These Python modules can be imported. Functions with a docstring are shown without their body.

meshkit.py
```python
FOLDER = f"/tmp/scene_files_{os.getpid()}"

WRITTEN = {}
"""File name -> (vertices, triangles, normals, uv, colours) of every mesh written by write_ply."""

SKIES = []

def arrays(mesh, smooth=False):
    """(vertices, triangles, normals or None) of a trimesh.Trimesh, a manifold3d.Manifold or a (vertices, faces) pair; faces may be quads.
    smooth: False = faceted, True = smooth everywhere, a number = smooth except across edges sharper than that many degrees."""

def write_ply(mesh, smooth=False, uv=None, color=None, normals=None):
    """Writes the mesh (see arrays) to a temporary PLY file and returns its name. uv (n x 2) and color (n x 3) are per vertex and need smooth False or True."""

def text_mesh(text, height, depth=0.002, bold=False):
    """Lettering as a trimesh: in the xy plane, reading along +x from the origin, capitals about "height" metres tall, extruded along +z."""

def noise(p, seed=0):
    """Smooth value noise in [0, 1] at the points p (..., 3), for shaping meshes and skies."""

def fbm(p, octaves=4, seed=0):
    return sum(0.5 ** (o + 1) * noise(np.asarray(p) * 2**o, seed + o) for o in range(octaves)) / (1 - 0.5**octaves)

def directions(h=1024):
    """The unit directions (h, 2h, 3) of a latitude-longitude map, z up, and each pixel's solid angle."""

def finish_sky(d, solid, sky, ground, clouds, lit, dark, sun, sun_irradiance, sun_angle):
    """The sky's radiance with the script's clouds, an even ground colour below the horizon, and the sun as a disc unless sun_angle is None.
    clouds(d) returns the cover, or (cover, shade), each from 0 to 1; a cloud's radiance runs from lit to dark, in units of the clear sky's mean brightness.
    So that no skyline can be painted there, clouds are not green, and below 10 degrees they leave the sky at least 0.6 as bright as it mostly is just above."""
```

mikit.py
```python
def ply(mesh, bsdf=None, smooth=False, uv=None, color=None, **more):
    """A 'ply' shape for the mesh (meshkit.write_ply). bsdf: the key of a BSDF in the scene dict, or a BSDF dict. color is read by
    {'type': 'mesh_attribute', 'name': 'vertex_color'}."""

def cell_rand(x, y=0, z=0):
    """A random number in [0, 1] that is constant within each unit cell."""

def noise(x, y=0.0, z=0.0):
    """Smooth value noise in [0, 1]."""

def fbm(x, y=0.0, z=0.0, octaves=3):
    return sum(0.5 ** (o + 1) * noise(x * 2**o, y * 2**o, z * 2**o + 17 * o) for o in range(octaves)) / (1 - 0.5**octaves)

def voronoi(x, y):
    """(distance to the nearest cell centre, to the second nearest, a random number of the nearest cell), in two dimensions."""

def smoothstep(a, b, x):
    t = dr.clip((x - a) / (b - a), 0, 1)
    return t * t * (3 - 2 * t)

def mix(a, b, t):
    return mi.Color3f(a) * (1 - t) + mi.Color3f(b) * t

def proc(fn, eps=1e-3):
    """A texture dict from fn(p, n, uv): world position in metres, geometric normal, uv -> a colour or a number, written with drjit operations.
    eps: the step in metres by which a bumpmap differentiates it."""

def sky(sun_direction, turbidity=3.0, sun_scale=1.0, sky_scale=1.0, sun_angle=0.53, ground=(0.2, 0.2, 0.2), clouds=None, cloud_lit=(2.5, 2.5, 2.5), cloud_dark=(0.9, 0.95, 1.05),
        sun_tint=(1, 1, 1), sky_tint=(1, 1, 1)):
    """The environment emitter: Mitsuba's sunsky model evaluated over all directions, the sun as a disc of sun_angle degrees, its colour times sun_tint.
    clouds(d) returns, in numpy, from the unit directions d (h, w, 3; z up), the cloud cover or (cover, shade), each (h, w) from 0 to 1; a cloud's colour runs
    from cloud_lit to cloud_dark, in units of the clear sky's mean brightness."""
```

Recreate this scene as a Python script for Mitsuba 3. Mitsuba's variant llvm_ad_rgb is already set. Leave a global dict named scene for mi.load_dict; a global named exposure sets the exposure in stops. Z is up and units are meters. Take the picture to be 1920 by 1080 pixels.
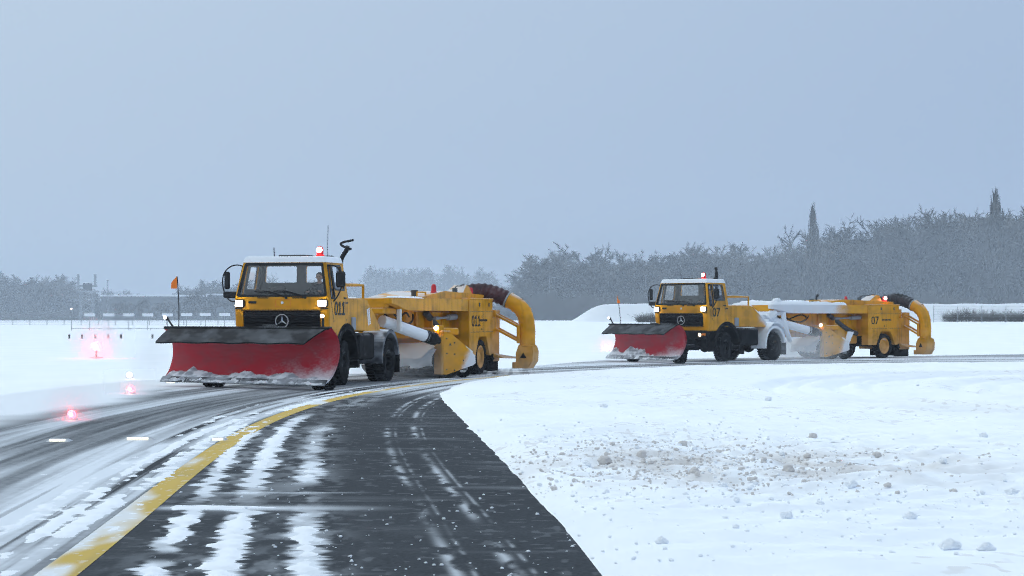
import math, random
import numpy as np, trimesh, mitsuba as mi, drjit as dr
import manifold3d as m3
from shapely.geometry import Polygon, Point, LineString
import mikit, meshkit
from mikit import proc, noise, fbm, smoothstep, mix

T = mi.ScalarTransform4f
rng = np.random.default_rng(7)
scene, labels = {}, {}

# ------------------------------------------------------------------ camera, sky, haze, exposure
EYE, FOCAL, HORIZON = 1.676, 4000.0, 598.0          # metres, photo pixels, photo row of the horizon
TILT = math.atan((HORIZON - 540.0) / FOCAL)
scene['camera'] = {'type': 'perspective', 'fov': math.degrees(2 * math.atan(960 / FOCAL)), 'fov_axis': 'x', 'near_clip': 0.1, 'far_clip': 9000.0,
                   'to_world': T().look_at(origin=[0, 0, EYE], target=[0, math.cos(TILT), EYE + math.sin(TILT)], up=[0, 0, 1]),
                   'medium': {'type': 'ref', 'id': 'haze_air'}}
exposure = 1.48


def overcast(d):
    s = np.clip(d[..., 2], 0, 1)
    bright = (1 + 1.9 * s) / 2.9                       # an overcast sky: the zenith about three times the horizon
    soft = meshkit.fbm(np.stack([d[..., 0] * 3, d[..., 1] * 3, d[..., 2] * 9], -1), 3, 5) - 0.5
    side = 1 - 0.95 * d[..., 0] * np.sqrt(np.clip(1 - s * s, 0, 1))   # the sun behind the cloud stands off to the left
    return np.ones_like(s), np.clip(1 - bright * side * (1 + 0.10 * soft), 0, 1)


scene['sky'] = mikit.sky((-0.55, 0.25, 0.8), turbidity=4, sun_scale=0.05, sun_angle=50, clouds=overcast, cloud_lit=(1.76, 2.07, 2.28), cloud_dark=(0.57, 0.86, 1.42), ground=(0.75, 0.8, 0.85))
scene['haze_air'] = {'type': 'homogeneous', 'albedo': {'type': 'rgb', 'value': [0.80, 0.87, 0.95]}, 'sigma_t': 0.00045, 'phase': {'type': 'hg', 'g': 0.75}}
scene['haze'] = {'type': 'cube', 'to_world': T().translate([0, 860, 21]).scale([1000, 1060, 23]), 'bsdf': {'type': 'null'}, 'interior': {'type': 'ref', 'id': 'haze_air'}}
labels['haze'] = {'label': 'grey blue snowy haze over the airfield', 'kind': 'stuff'}


# ------------------------------------------------------------------ helpers
def numbered(key):
    if key not in scene and key not in labels and not any(k.startswith(key + '__') for k in scene):
        return key
    n = 1
    while f'{key}_{n:03d}' in scene or f'{key}_{n:03d}' in labels or any(k.startswith(f'{key}_{n:03d}__') for k in scene):
        n += 1
    return f'{key}_{n:03d}'


def place(alpha, x, y, z=0.0):
    """local +x ahead, +y to the driver's left; alpha: degrees by which the tail swings right of straight away from the viewer"""
    s, c = math.sin(math.radians(alpha)), math.cos(math.radians(alpha))
    return np.array([[-s, c, 0, x], [-c, -s, 0, y], [0, 0, 1, z], [0, 0, 0, 1.0]])


def shift(x, y, z, yaw=0.0):
    m = trimesh.transformations.rotation_matrix(math.radians(yaw), [0, 0, 1])
    m[:3, 3] = [x, y, z]
    return m


def tri(m):
    if hasattr(m, 'to_mesh'):
        q = m.to_mesh()
        return trimesh.Trimesh(np.array(q.vert_properties[:, :3]), np.array(q.tri_verts), process=False)
    return m


def moved(mesh, M):
    mesh = tri(mesh).copy()
    mesh.apply_transform(M)
    return mesh


def cat(*ms):
    return trimesh.util.concatenate([tri(m) for m in ms])


class Thing:
    def __init__(self, name, label=None, cat_=None, group=None, M=np.eye(4), kind=None):
        self.key, self.M, self.used = numbered(name), M, {}
        labels[self.key] = {k: v for k, v in dict(label=label, category=cat_, group=group, kind=kind).items() if v}

    def part(self, name, mesh, bsdf, under=None, smooth=30, label=None, uv=None, M=None, **more):
        base = (under or self.key) + '__' + name
        n = self.used.get(base, 0)
        self.used[base] = n + 1
        key = base if n == 0 else f'{base}_{n:03d}'
        mesh = moved(mesh, self.M if M is None else self.M @ M)
        if uv is not None and smooth not in (True, False):
            smooth = False
        scene[key] = mikit.ply(mesh, bsdf, smooth=smooth, uv=uv, **more)
        if label:
            labels[key] = {'label': label}
        return key


def single(name, mesh, bsdf, label, cat_=None, group=None, kind=None, smooth=30, M=None, **more):
    key = numbered(name)
    scene[key] = mikit.ply(tri(mesh) if M is None else moved(mesh, M), bsdf, smooth=smooth, **more)
    labels[key] = {k: v for k, v in dict(label=label, category=cat_, group=group, kind=kind).items() if v}
    return key


def box(x0, x1, y0, y1, z0, z1, b=0.02):
    b = min(b, 0.45 * min(x1 - x0, y1 - y0, z1 - z0))
    pts = []
    for x, sx in ((x0, 1), (x1, -1)):
        for y, sy in ((y0, 1), (y1, -1)):
            for z, sz in ((z0, 1), (z1, -1)):
                pts += [(x + sx * b, y + sy * b, z), (x + sx * b, y, z + sz * b), (x, y + sy * b, z + sz * b)]
    return tri(m3.Manifold.hull_points(np.array(pts)))


def hull(pts):
    return tri(m3.Manifold.hull_points(np.array(pts, float)))


def round_hull(pts, r, seg=12):
    return m3.Manifold.batch_hull([m3.Manifold.sphere(r, seg).translate(list(map(float, p))) for p in pts])


def frames(path):
    path = np.asarray(path, float)
    t = np.gradient(path, axis=0)
    t /= np.linalg.norm(t, axis=1, keepdims=True)
    u = np.cross(t[0], [0, 0, 1.0] if abs(t[0][2]) < 0.9 else [1.0, 0, 0])
    out = []
    for k in range(len(path)):
        u = u - t[k] * np.dot(u, t[k])
        u /= np.linalg.norm(u)
        out.append((u, np.cross(t[k], u)))
    return path, out


def tube(path, r, n=10, close=True):
    path, fr = frames(path)
    r = np.broadcast_to(r, (len(path),))
    a = np.arange(n) * 2 * np.pi / n
    v = np.vstack([p + rr * (np.cos(a)[:, None] * u + np.sin(a)[:, None] * w) for p, rr, (u, w) in zip(path, r, fr)])
    i, j = np.meshgrid(np.arange(len(path) - 1), np.arange(n), indexing='ij')
    i, j = i.ravel(), j.ravel()
    k = (j + 1) % n
    f = np.vstack([np.stack([i * n + j, i * n + k, (i + 1) * n + k], 1), np.stack([i * n + j, (i + 1) * n + k, (i + 1) * n + j], 1)])
    if close:
        v = np.vstack([v, path[0], path[-1]])
        e, q = len(v) - 2, np.arange(n)
        f = np.vstack([f, np.stack([q * 0 + e, (q + 1) % n, q], 1), np.stack([q * 0 + e + 1, (len(path) - 1) * n + q, (len(path) - 1) * n + (q + 1) % n], 1)])
    m = trimesh.Trimesh(v, f, process=False)
    if m.volume < 0:
        m.invert()
    return m


def rod(p, q, r, n=8):
    return tube([p, q], r, n)


def smooth_path(pts, n=8):
    from scipy.interpolate import CubicSpline
    pts = np.asarray(pts, float)
    s = np.concatenate([[0], np.cumsum(np.linalg.norm(np.diff(pts, axis=0), axis=1))])
    return CubicSpline(s, pts)(np.linspace(0, s[-1], n * (len(pts) - 1) + 1))


def lathe_y(profile, n=40):
    """profile of (radius, y) pairs turned about the local y axis, closed ring"""
    pr = np.asarray(profile, float)
    a = np.arange(n) * 2 * np.pi / n
    v = np.vstack([np.stack([pr[:, 0] * math.cos(t), pr[:, 1], pr[:, 0] * math.sin(t)], 1) for t in a])
    m = len(pr)
    f = []
    for i in range(n):
        for j in range(m - 1):
            a0, a1, b0, b1 = i * m + j, i * m + j + 1, ((i + 1) % n) * m + j, ((i + 1) % n) * m + j + 1
            f += [(a0, b0, b1), (a0, b1, a1)]
    return trimesh.Trimesh(v, f, process=False)


def prism_y(poly, y0, y1):
    """(x, z) polygon pushed along y"""
    g = trimesh.creation.extrude_polygon(Polygon(poly) if not hasattr(poly, 'exterior') else poly, abs(y1 - y0), engine='earcut')
    v = np.array(g.vertices)
    g = trimesh.Trimesh(np.stack([v[:, 0], min(y0, y1) + v[:, 2], v[:, 1]], 1), np.array(g.faces)[:, ::-1], process=False)
    return g


def prism_x(poly, x0, x1):
    """(y, z) polygon pushed along x"""
    g = trimesh.creation.extrude_polygon(Polygon(poly) if not hasattr(poly, 'exterior') else poly, abs(x1 - x0), engine='earcut')
    v = np.array(g.vertices)
    return trimesh.Trimesh(np.stack([min(x0, x1) + v[:, 2], v[:, 0], v[:, 1]], 1), np.array(g.faces), process=False)


def man(mesh):
    mesh = trimesh.Trimesh(np.array(mesh.vertices), np.array(mesh.faces), process=True)
    return m3.Manifold(m3.Mesh(np.array(mesh.vertices, np.float32), np.array(mesh.faces, np.uint32)))


def rounded(poly, r):
    return Polygon(poly).buffer(-r).buffer(r, quad_segs=4)


def grid_mesh(P, keep=None):
    """P: (a, b, 3) grid of points"""
    a, b = P.shape[:2]
    i, j = np.meshgrid(np.arange(a - 1), np.arange(b - 1), indexing='ij')
    q = np.stack([i * b + j, (i + 1) * b + j, (i + 1) * b + j + 1, i * b + j + 1], -1).reshape(-1, 4)
    if keep is not None:
        k = keep.ravel()
        q = q[k[q].any(1)]
    f = np.vstack([q[:, [0, 1, 2]], q[:, [0, 2, 3]]])
    v = P.reshape(-1, 3)
    used = np.unique(f)
    back = np.full(len(v), -1)
    back[used] = np.arange(len(used))
    m = trimesh.Trimesh(v[used], back[f], process=False)
    if len(m.faces) and m.face_normals[:, 2].mean() < 0:
        m.invert()
    return m


def snow_cap(x0, x1, y0, y1, z, h, seed, step=0.07):
    """a soft blanket of snow lying on a level top"""
    xs, ys = np.linspace(x0, x1, max(5, int((x1 - x0) / step))), np.linspace(y0, y1, max(5, int((y1 - y0) / step)))
    X, Y = np.meshgrid(xs, ys, indexing='ij')
    e = np.minimum(np.minimum(X - x0, x1 - X) / max(0.12, 0.08 * (x1 - x0)), np.minimum(Y - y0, y1 - Y) / 0.12).clip(0, 1)
    n = meshkit.fbm(np.stack([X * 3.1, Y * 3.1, X * 0 + seed * 7.3], -1), 3, seed)
    Z = z - 0.015 + h * np.sqrt(1 - (1 - e) ** 2) * (0.45 + 1.1 * n)
    return grid_mesh(np.stack([X, Y, Z], -1))


def height(x, y):
    """the lie of the land: flat airfield, rising gently beyond 140 m"""
    t = np.clip((np.asarray(y, float) - 140.0) / 180.0, 0, 1)
    return 1.25 * t * t * (3 - 2 * t) + 0 * np.asarray(x, float)


def where(px, py):
    """the point of the ground that the photograph shows at a pixel"""
    s = (py - HORIZON) / FOCAL
    y = 1.0
    lo, hi = 5.0, 3000.0
    for _ in range(60):
        y = 0.5 * (lo + hi)
        if EYE - s * y > float(height(0, y)):
            lo = y
        else:
            hi = y
    return (px - 960) / FOCAL * y, y


# ------------------------------------------------------------------ materials
def rgb(*c):
    return {'type': 'rgb', 'value': list(c)}


def bsdf(key, base, rough=0.5, two=True, **more):
    d = {'type': 'principled', 'base_color': rgb(*base) if isinstance(base, tuple) else proc(base), 'roughness': rough, **more}
    scene[key] = {'type': 'twosided', 'nested': d} if two else d


SNOW = (0.87, 0.90, 0.93)


def snow_tint(p, n, uv):
    return mix((0.84, 0.875, 0.92), (0.91, 0.93, 0.95), fbm(p.x * 0.9, p.y * 0.35, p.z))


def bank_tint(p, n, uv):
    dirt = smoothstep(0.0, 1.0, 1.15 - dr.sqrt(dr.square((p.x - 2.6) / 3.2) + dr.square((p.y - 22.8) / 3.8))) * smoothstep(0.30, 0.66, fbm(p.x * 2.6, p.y * 0.9, 0, 4))
    speck = smoothstep(0.70, 0.82, noise(p.x * 11, p.y * 5)) * smoothstep(0.45, 0.65, fbm(p.x * 0.6, p.y * 0.3, 3))
    c = mix((0.84, 0.875, 0.92), (0.91, 0.93, 0.95), fbm(p.x * 0.9, p.y * 0.35, p.z))
    return mix(c, (0.46, 0.41, 0.37), dr.minimum(dirt * 0.6 + speck * 0.3, 1))


XC = np.polyfit([8, 13.9, 16.7, 22.2, 29.5, 37.9, 45.6, 52, 57.8, 62.7], [-2.7, -2.97, -3.15, -3.5, -3.84, -3.98, -3.65, -2.73, -1.59, -0.16], 4)


YC = np.polyfit([0.64, 3.9, 6.3, 10.3, 15.6, 21.0], [64.5, 70.6, 73.7, 76.6, 79.0, 81.3], 2)


def xc_np(y):
    return np.polyval(XC, np.minimum(y, 64.0))


def xc_dr(y):
    y = dr.minimum(y, 64.0)
    out = mi.Float(float(XC[0]))
    for c in XC[1:]:
        out = out * y + float(c)
    return out


def bandy(y, a, b, w):
    return smoothstep(a - w / 2, a + w / 2, y) * smoothstep(b + w / 2, b - w / 2, y)


def soft_strip(k, c, w):
    return smoothstep(w, w * 0.35, dr.abs(k - c))


def pavement_tint(p, n, uv):
    x, y = p.x, p.y
    q = x - xc_dr(y)
    grain = 0.75 + 0.5 * noise(x * 55, y * 30)
    base = mix((0.022, 0.026, 0.032), (0.038, 0.044, 0.052), fbm(x * 0.9, y * 0.3, 2)) * grain
    # loose snow blown across the lane, in thin streaks
    gust = smoothstep(0.50, 0.85, fbm(x * 0.7, y * 2.6, 4, 4)) * smoothstep(0.35, 0.7, fbm(x * 0.4, y * 0.35, 14, 2)) * 0.10 + smoothstep(0.70, 0.92, noise(x * 11, y * 8)) * 0.07
    k = q + 0.03 * (y - 14)
    lane = dr.exp(-dr.square((k - 2.62) / 0.045)) * 0.6 + dr.exp(-dr.square((k - 2.74) / 0.02)) * 0.35 + dr.exp(-dr.square((k - 3.02) / 0.045)) * 0.6 + dr.exp(-dr.square((k - 3.14) / 0.02)) * 0.35 + dr.exp(-dr.square((k - 1.6) / 0.28)) * 0.35 + dr.exp(-dr.square((k - 0.8) / 0.45)) * 0.25
    lane *= smoothstep(0.36, 0.64, fbm(x * 6.0, y * 2.0, 9, 4)) * smoothstep(0.25, 0.6, fbm(x * 0.8, y * 0.35, 19, 2))
    # strips of snow left between the wheels, feathered sideways by the wind
    feather = 0.24 * (fbm(x * 1.1 + 5, y * 2.6, 21, 3) - 0.5) + 0.10 * (noise(x * 3.1, y * 11) - 0.5)
    ks = k + feather
    s1 = dr.maximum(dr.maximum(bandy(y, 8, 14.8, .4), bandy(y, 15.4, 18.9, .4)), bandy(y, 20.2, 37, 3))
    s2 = dr.maximum(bandy(y, 8, 19.0, .4), bandy(y, 20.3, 37, 3))
    s3 = dr.maximum(bandy(y, 8, 18.6, .8), dr.maximum(bandy(y, 21.8, 25, 1.0), bandy(y, 24, 34, 4) * 0.45))
    strips = soft_strip(ks, 0.62, 0.12) * s1 + soft_strip(ks, 1.07, 0.155) * s2 + soft_strip(ks, 1.62, 0.16) * s3 * 0.8
    strips *= 0.70 + 0.55 * smoothstep(0.25, 0.6, fbm(x * 2.2, y * 0.9, 31, 3))
    ridge = dr.exp(-dr.square((y - 18.95 + 0.5 * feather) / 0.22)) * smoothstep(0.1, 0.5, k) * smoothstep(2.6, 1.2, k) + dr.exp(-dr.square((y - 20.6 + feather) / 0.10)) * smoothstep(0.5, 1.0, k) * smoothstep(2.4, 1.6, k) * 0.5
    right = gust + lane + strips + 0.8 * ridge
    # the swept half: veils of snow drawn out along the way the sweepers drove
    veil = fbm(q * 2.3 + 0.25 * noise(x * 0.7, y * 0.25), y * 0.055, 6, 4)
    fine = fbm(q * 9, y * 0.12, 8, 3)
    left = 0.17 + 0.55 * smoothstep(0.46, 0.72, veil) + 0.42 * (fine - 0.42) + 0.10 * (noise(x * 18, y * 9) - 0.5)
    left = left + 0.55 * smoothstep(-1.7, -0.7, q) * smoothstep(0.30, 0.55, fine)
    groove = dr.exp(-dr.square((q + 0.86) / 0.10)) + dr.exp(-dr.square((q + 0.52) / 0.07)) * 0.7
    left = left - 0.55 * groove * smoothstep(0.3, 0.6, noise(q * 6, y * 0.5))
    cover = dr.select(q < 0, left, right)
    cover = dr.lerp(cover, left, smoothstep(44, 52, y))
    # beyond the bend the road runs off to the right, and the streaks with it
    q2 = y - (float(YC[0]) * x * x + float(YC[1]) * x + float(YC[2]))
    away = 0.40 + 0.60 * smoothstep(0.40, 0.66, fbm(q2 * 0.85, x * 0.05, 7, 4)) + 0.45 * (fbm(q2 * 3.2, x * 0.12, 5, 3) - 0.5) - 0.4 * (dr.exp(-dr.square((q2 - 5.0) / 0.35)) + dr.exp(-dr.square((q2 - 7.2) / 0.35)) + dr.exp(-dr.square((q2 + 1.2) / 0.5)))
    cover = dr.lerp(cover, away, smoothstep(-1.5, 1.5, x) * smoothstep(58, 63, y))
    outer = smoothstep(0.0, 1.0, (-7.3 - x) / 1.5 + 0.9 * (fbm(x * 0.5, y * 0.30, 1) - 0.5))
    cover = dr.maximum(cover, outer)
    return mix(base, mix((0.80, 0.84, 0.89), (0.88, 0.905, 0.94), outer), dr.clip(cover, 0, 1))


def line_tint(p, n, uv):
    x, y = p.x, p.y
    q = x - xc_dr(y)
    worn = smoothstep(0.50, 0.72, fbm(x * 3.5, y * 0.55, 2, 4)) * 0.5
    drift = smoothstep(0.58, 0.78, fbm(x * 2, y * 0.40, 12, 3) + 0.16 * dr.exp(-dr.square((y - 17.6) / 1.3)) + 0.12 * smoothstep(14.5, 12, y) - 0.7 * q) * 0.85
    thin = smoothstep(45, 60, y) * 0.12
    return mix(mix((0.60, 0.40, 0.06), (0.42, 0.30, 0.08), worn), (0.80, 0.84, 0.89), dr.clip(drift + thin + smoothstep(0.7, 0.9, noise(x * 20, y * 9)) * 0.3, 0, 0.95))


def dusty(col, dust, low=1.2):
    def fn(p, n, uv):
        g = fbm(p.x * 1.7 + p.y * 0.6, p.y * 1.3, p.z * 2.6, 3)
        streak = fbm((p.x + p.y) * 9, p.z * 1.1, 3, 2)
        spray = smoothstep(low, 0.1, p.z + 1.1 * (g - 0.5)) * 0.34
        top = smoothstep(0.55, 0.95, n.z) * smoothstep(0.30, 0.55, g) * 0.75
        c = mix(col, tuple(0.50 * v for v in col), smoothstep(0.38, 0.72, g) * 0.55 + smoothstep(0.5, 0.75, streak) * 0.40)
        return mix(mix(c, dust, spray), (0.82, 0.85, 0.9), top)
    return fn


YELLOW = (0.76, 0.340, 0.004)


def frosted(col):
    def fn(p, n, uv):
        g = fbm(p.x * 2.2 + p.y, p.y * 2.0 - p.x, p.z * 3.0, 4)
        scr = noise((p.x + p.y) * 14, (p.x - p.y) * 14, p.z * 30) - 0.5
        f = smoothstep(0.14, 0.88, uv.x * 0.92 + (g - 0.5) * 0.75 + 0.22 * scr)
        c = mix(col, tuple(0.66 * v for v in col), smoothstep(0.35, 0.75, g) * 0.6)
        return mix(c, (0.78, 0.80, 0.84), dr.minimum(f * dr.minimum(0.06 + 1.1 * uv.x, 0.96) + 0.03 * smoothstep(0.3, 0.7, g), 1))
    return fn


def dark_dirty(a, b, snow=0.5):
    def fn(p, n, uv):
        g = fbm(p.x * 3 + p.y, p.y * 2.4, p.z * 4, 3)
        return mix(mix(a, b, smoothstep(0.3, 0.7, g)), (0.72, 0.76, 0.82), smoothstep(0.5, 0.9, n.z) * smoothstep(0.35, 0.6, g) * snow + smoothstep(0.62, 0.85, g) * 0.06)
    return fn


scene['snow'] = {'type': 'twosided', 'nested': {'type': 'bumpmap', 'arbitrary': proc(lambda p, n, uv: 0.02 * fbm(p.x * 3.2, p.y * 1.6, p.z * 3, 4), 0.02), 'scale': 1.0,
                 'nested': {'type': 'principled', 'base_color': proc(snow_tint), 'roughness': 0.85, 'specular': 0.2}}}
scene['bank_snow'] = {'type': 'twosided', 'nested': {'type': 'principled', 'base_color': proc(bank_tint), 'roughness': 0.85, 'specular': 0.2}}
bsdf('plain_snow', (0.87, 0.895, 0.93), 0.85, specular=0.2)
bsdf('grey_snow', lambda p, n, uv: mix((0.34, 0.36, 0.40), (0.80, 0.82, 0.86), smoothstep(0.3, 0.65, fbm(p.x * 5, p.y * 5, p.z * 9, 3))), 0.85, specular=0.2)
bsdf('dirty_snow', (0.66, 0.625, 0.60), 0.85, specular=0.2)
bsdf('pavement', pavement_tint, 0.6, specular=0.10)
bsdf('line_paint', line_tint, 0.6)
bsdf('yellow', dusty(YELLOW, (0.50, 0.47, 0.43)), 0.38, specular=0.25)
bsdf('yellow_frosted', frosted(YELLOW), 0.5, specular=0.25)
bsdf('red_frosted', frosted((0.44, 0.009, 0.024)), 0.5, specular=0.2)
bsdf('rubber', dark_dirty((0.007, 0.008, 0.009), (0.014, 0.015, 0.017), 0.25), 0.8, specular=0.15)
bsdf('chassis', dark_dirty((0.006, 0.007, 0.008), (0.014, 0.015, 0.017), 0.25), 0.7, specular=0.15)
bsdf('flap', dark_dirty((0.008, 0.010, 0.015), (0.018, 0.022, 0.030), 0.10), 0.55, specular=0.2)
bsdf('frosted_black', dark_dirty((0.05, 0.055, 0.065), (0.24, 0.26, 0.29), 1.0), 0.7)
bsdf('black', (0.008, 0.009, 0.011), 0.4, specular=0.3)
bsdf('trim_grey', (0.06, 0.065, 0.07), 0.6)
bsdf('cab_lining', (0.12, 0.13, 0.135), 0.8)
bsdf('steel', (0.62, 0.63, 0.65), 0.28, metallic=0.9)
bsdf('white_paint', (0.72, 0.72, 0.70), 0.5)
bsdf('hose', dark_dirty((0.035, 0.010, 0.012), (0.075, 0.02, 0.022), 0.1), 0.7)
bsdf('hose_black', dark_dirty((0.012, 0.012, 0.014), (0.03, 0.03, 0.034), 0.2), 0.7)
bsdf('orange_cloth', (0.85, 0.20, 0.02), 0.8)
bsdf('red_plastic', (0.60, 0.015, 0.02), 0.25)
bsdf('amber_plastic', (0.75, 0.22, 0.02), 0.3)
bsdf('bark', (0.040, 0.036, 0.032), 0.9)
bsdf('twigs', lambda p, n, uv: mix((0.030, 0.028, 0.026), (0.085, 0.076, 0.066), smoothstep(0.25, 0.75, fbm(p.x * 0.075, p.y * 0.03, p.z * 0.05, 2))), 0.9)
bsdf('scrub', (0.05, 0.046, 0.040), 0.9)
bsdf('grey_wall', (0.07, 0.075, 0.08), 0.8)
bsdf('pale_wall', (0.40, 0.42, 0.44), 0.8)
bsdf('galvanised', (0.30, 0.32, 0.34), 0.6)
bsdf('skin', (0.42, 0.24, 0.17), 0.6)
bsdf('jacket', (0.03, 0.035, 0.045), 0.85)
bsdf('hair', (0.03, 0.022, 0.016), 0.7)
bsdf('lens', (0.9, 0.9, 0.88), 0.2)
scene['glass'] = {'type': 'thindielectric'}


def lit(r, g, b):
    return {'emitter': {'type': 'area', 'radiance': rgb(r, g, b)}}


# ------------------------------------------------------------------ ground
gy = np.concatenate([np.linspace(-60, 140, 60), np.linspace(145, 330, 60), np.linspace(350, 1500, 24), [2500, 4000]])
gx = np.concatenate([[-3000, -1600], np.linspace(-900, 900, 91), [1600, 3000]])
GX, GY = np.meshgrid(gx, gy, indexing='ij')
single('ground', grid_mesh(np.stack([GX, GY, height(GX, GY) - 0.03], -1)), 'snow', 'flat snow covered airfield ground', kind='structure', smooth=True)

EDGE_PX = [(1130, 1080), (1060, 990), (1000, 925), (940, 860), (880, 800), (845, 765), (830, 750), (825, 738), (850, 725), (920, 712), (1020, 704), (1130, 697), (1300, 690), (1600, 686), (1920, 683)]
edge = [where(*p) for p in EDGE_PX]
near = [(1.35, 2.0), (1.0, 8.0)]
far_side = [where(*p) for p in ((2150, 661), (1920, 664), (1750, 667), (1500, 670), (1300, 672), (1135, 675), (1060, 681), (980, 688), (880, 694), (700, 700), (500, 704), (360, 707))]
left_side = [(-10.6, 56), (-11.2, 50), (-11.2, 40), (-11.0, 30), (-10.8, 18), (-10.5, 2)]
lane = Polygon(near + edge + [where(2150, 682)] + far_side + left_side)
tr = trimesh.creation.triangulate_polygon(lane.buffer(0), engine='earcut')
pv = np.array(tr[0])
single('taxiway', trimesh.Trimesh(np.column_stack([pv, np.zeros(len(pv))]), np.array(tr[1]), process=False), 'pavement', 'dark wet taxiway pavement with thin streaks of blown snow', kind='structure', smooth=False)
if trimesh.Trimesh(np.column_stack([pv, np.zeros(len(pv))]), np.array(tr[1])).face_normals[:, 2].mean() < 0:
    scene['taxiway']['flip_normals'] = False

# yellow taxi line
ly = np.linspace(6, 63.5, 120)
lc = np.stack([xc_np(ly), ly], 1)
extra = np.array([where(*p) for p in ((1000, 702), (1080, 697.5), (1180, 693), (1300, 689), (1500, 685.5), (1750, 682.8), (2000, 680.5))])
lc = np.vstack([lc, smooth_path(np.vstack([lc[-1], extra]), 10)[1:]])
d = np.gradient(lc, axis=0)
d /= np.linalg.norm(d, axis=1, keepdims=True)
nn = np.stack([d[:, 1], -d[:, 0]], 1)
P = np.stack([np.column_stack([lc + nn * o, np.full(len(lc), 0.004)]) for o in (-0.14, 0.14)], 1)
single('taxiway_line', grid_mesh(P), 'line_paint', 'yellow painted taxiway centre line curving to the right', kind='structure', smooth=False)

# deep snow right of the lane
edge_line = LineString(near + edge + [where(2150, 682)])
bank_poly = Polygon([(40, 2)] + near + edge + [where(2150, 682), (40, 75)])
ys = [7.0]
while ys[-1] < 84:
    ys.append(ys[-1] + max(0.07, 0.0042 * ys[-1]))
ys = np.array(ys)
xs = np.arange(-2.4, 27, 0.085)
X, Y = np.meshgrid(xs, ys, indexing='ij')
import shapely
pts = shapely.points(X.ravel(), Y.ravel())
dist = shapely.distance(pts, edge_line).reshape(X.shape)
inside = shapely.contains_xy(bank_poly, X.ravel(), Y.ravel()).reshape(X.shape)
sd = np.where(inside, dist, -dist)
wob = 0.13 * (meshkit.fbm(np.stack([X * 1.3, Y * 0.8, X * 0], -1), 4, 3) - 0.5) + 0.07 * (meshkit.noise(np.stack([X * 3, Y * 2.2, X * 0], -1), 9) - 0.5)
sd = sd + wob * np.clip(Y / 40, 0.35, 1)
ramp = np.clip(sd / 0.55, -0.3, 1)
base_h = np.where(ramp > 0, 1 - (1 - np.clip(ramp, 0, 1)) ** 2, 2 * ramp) * 0.11
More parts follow.
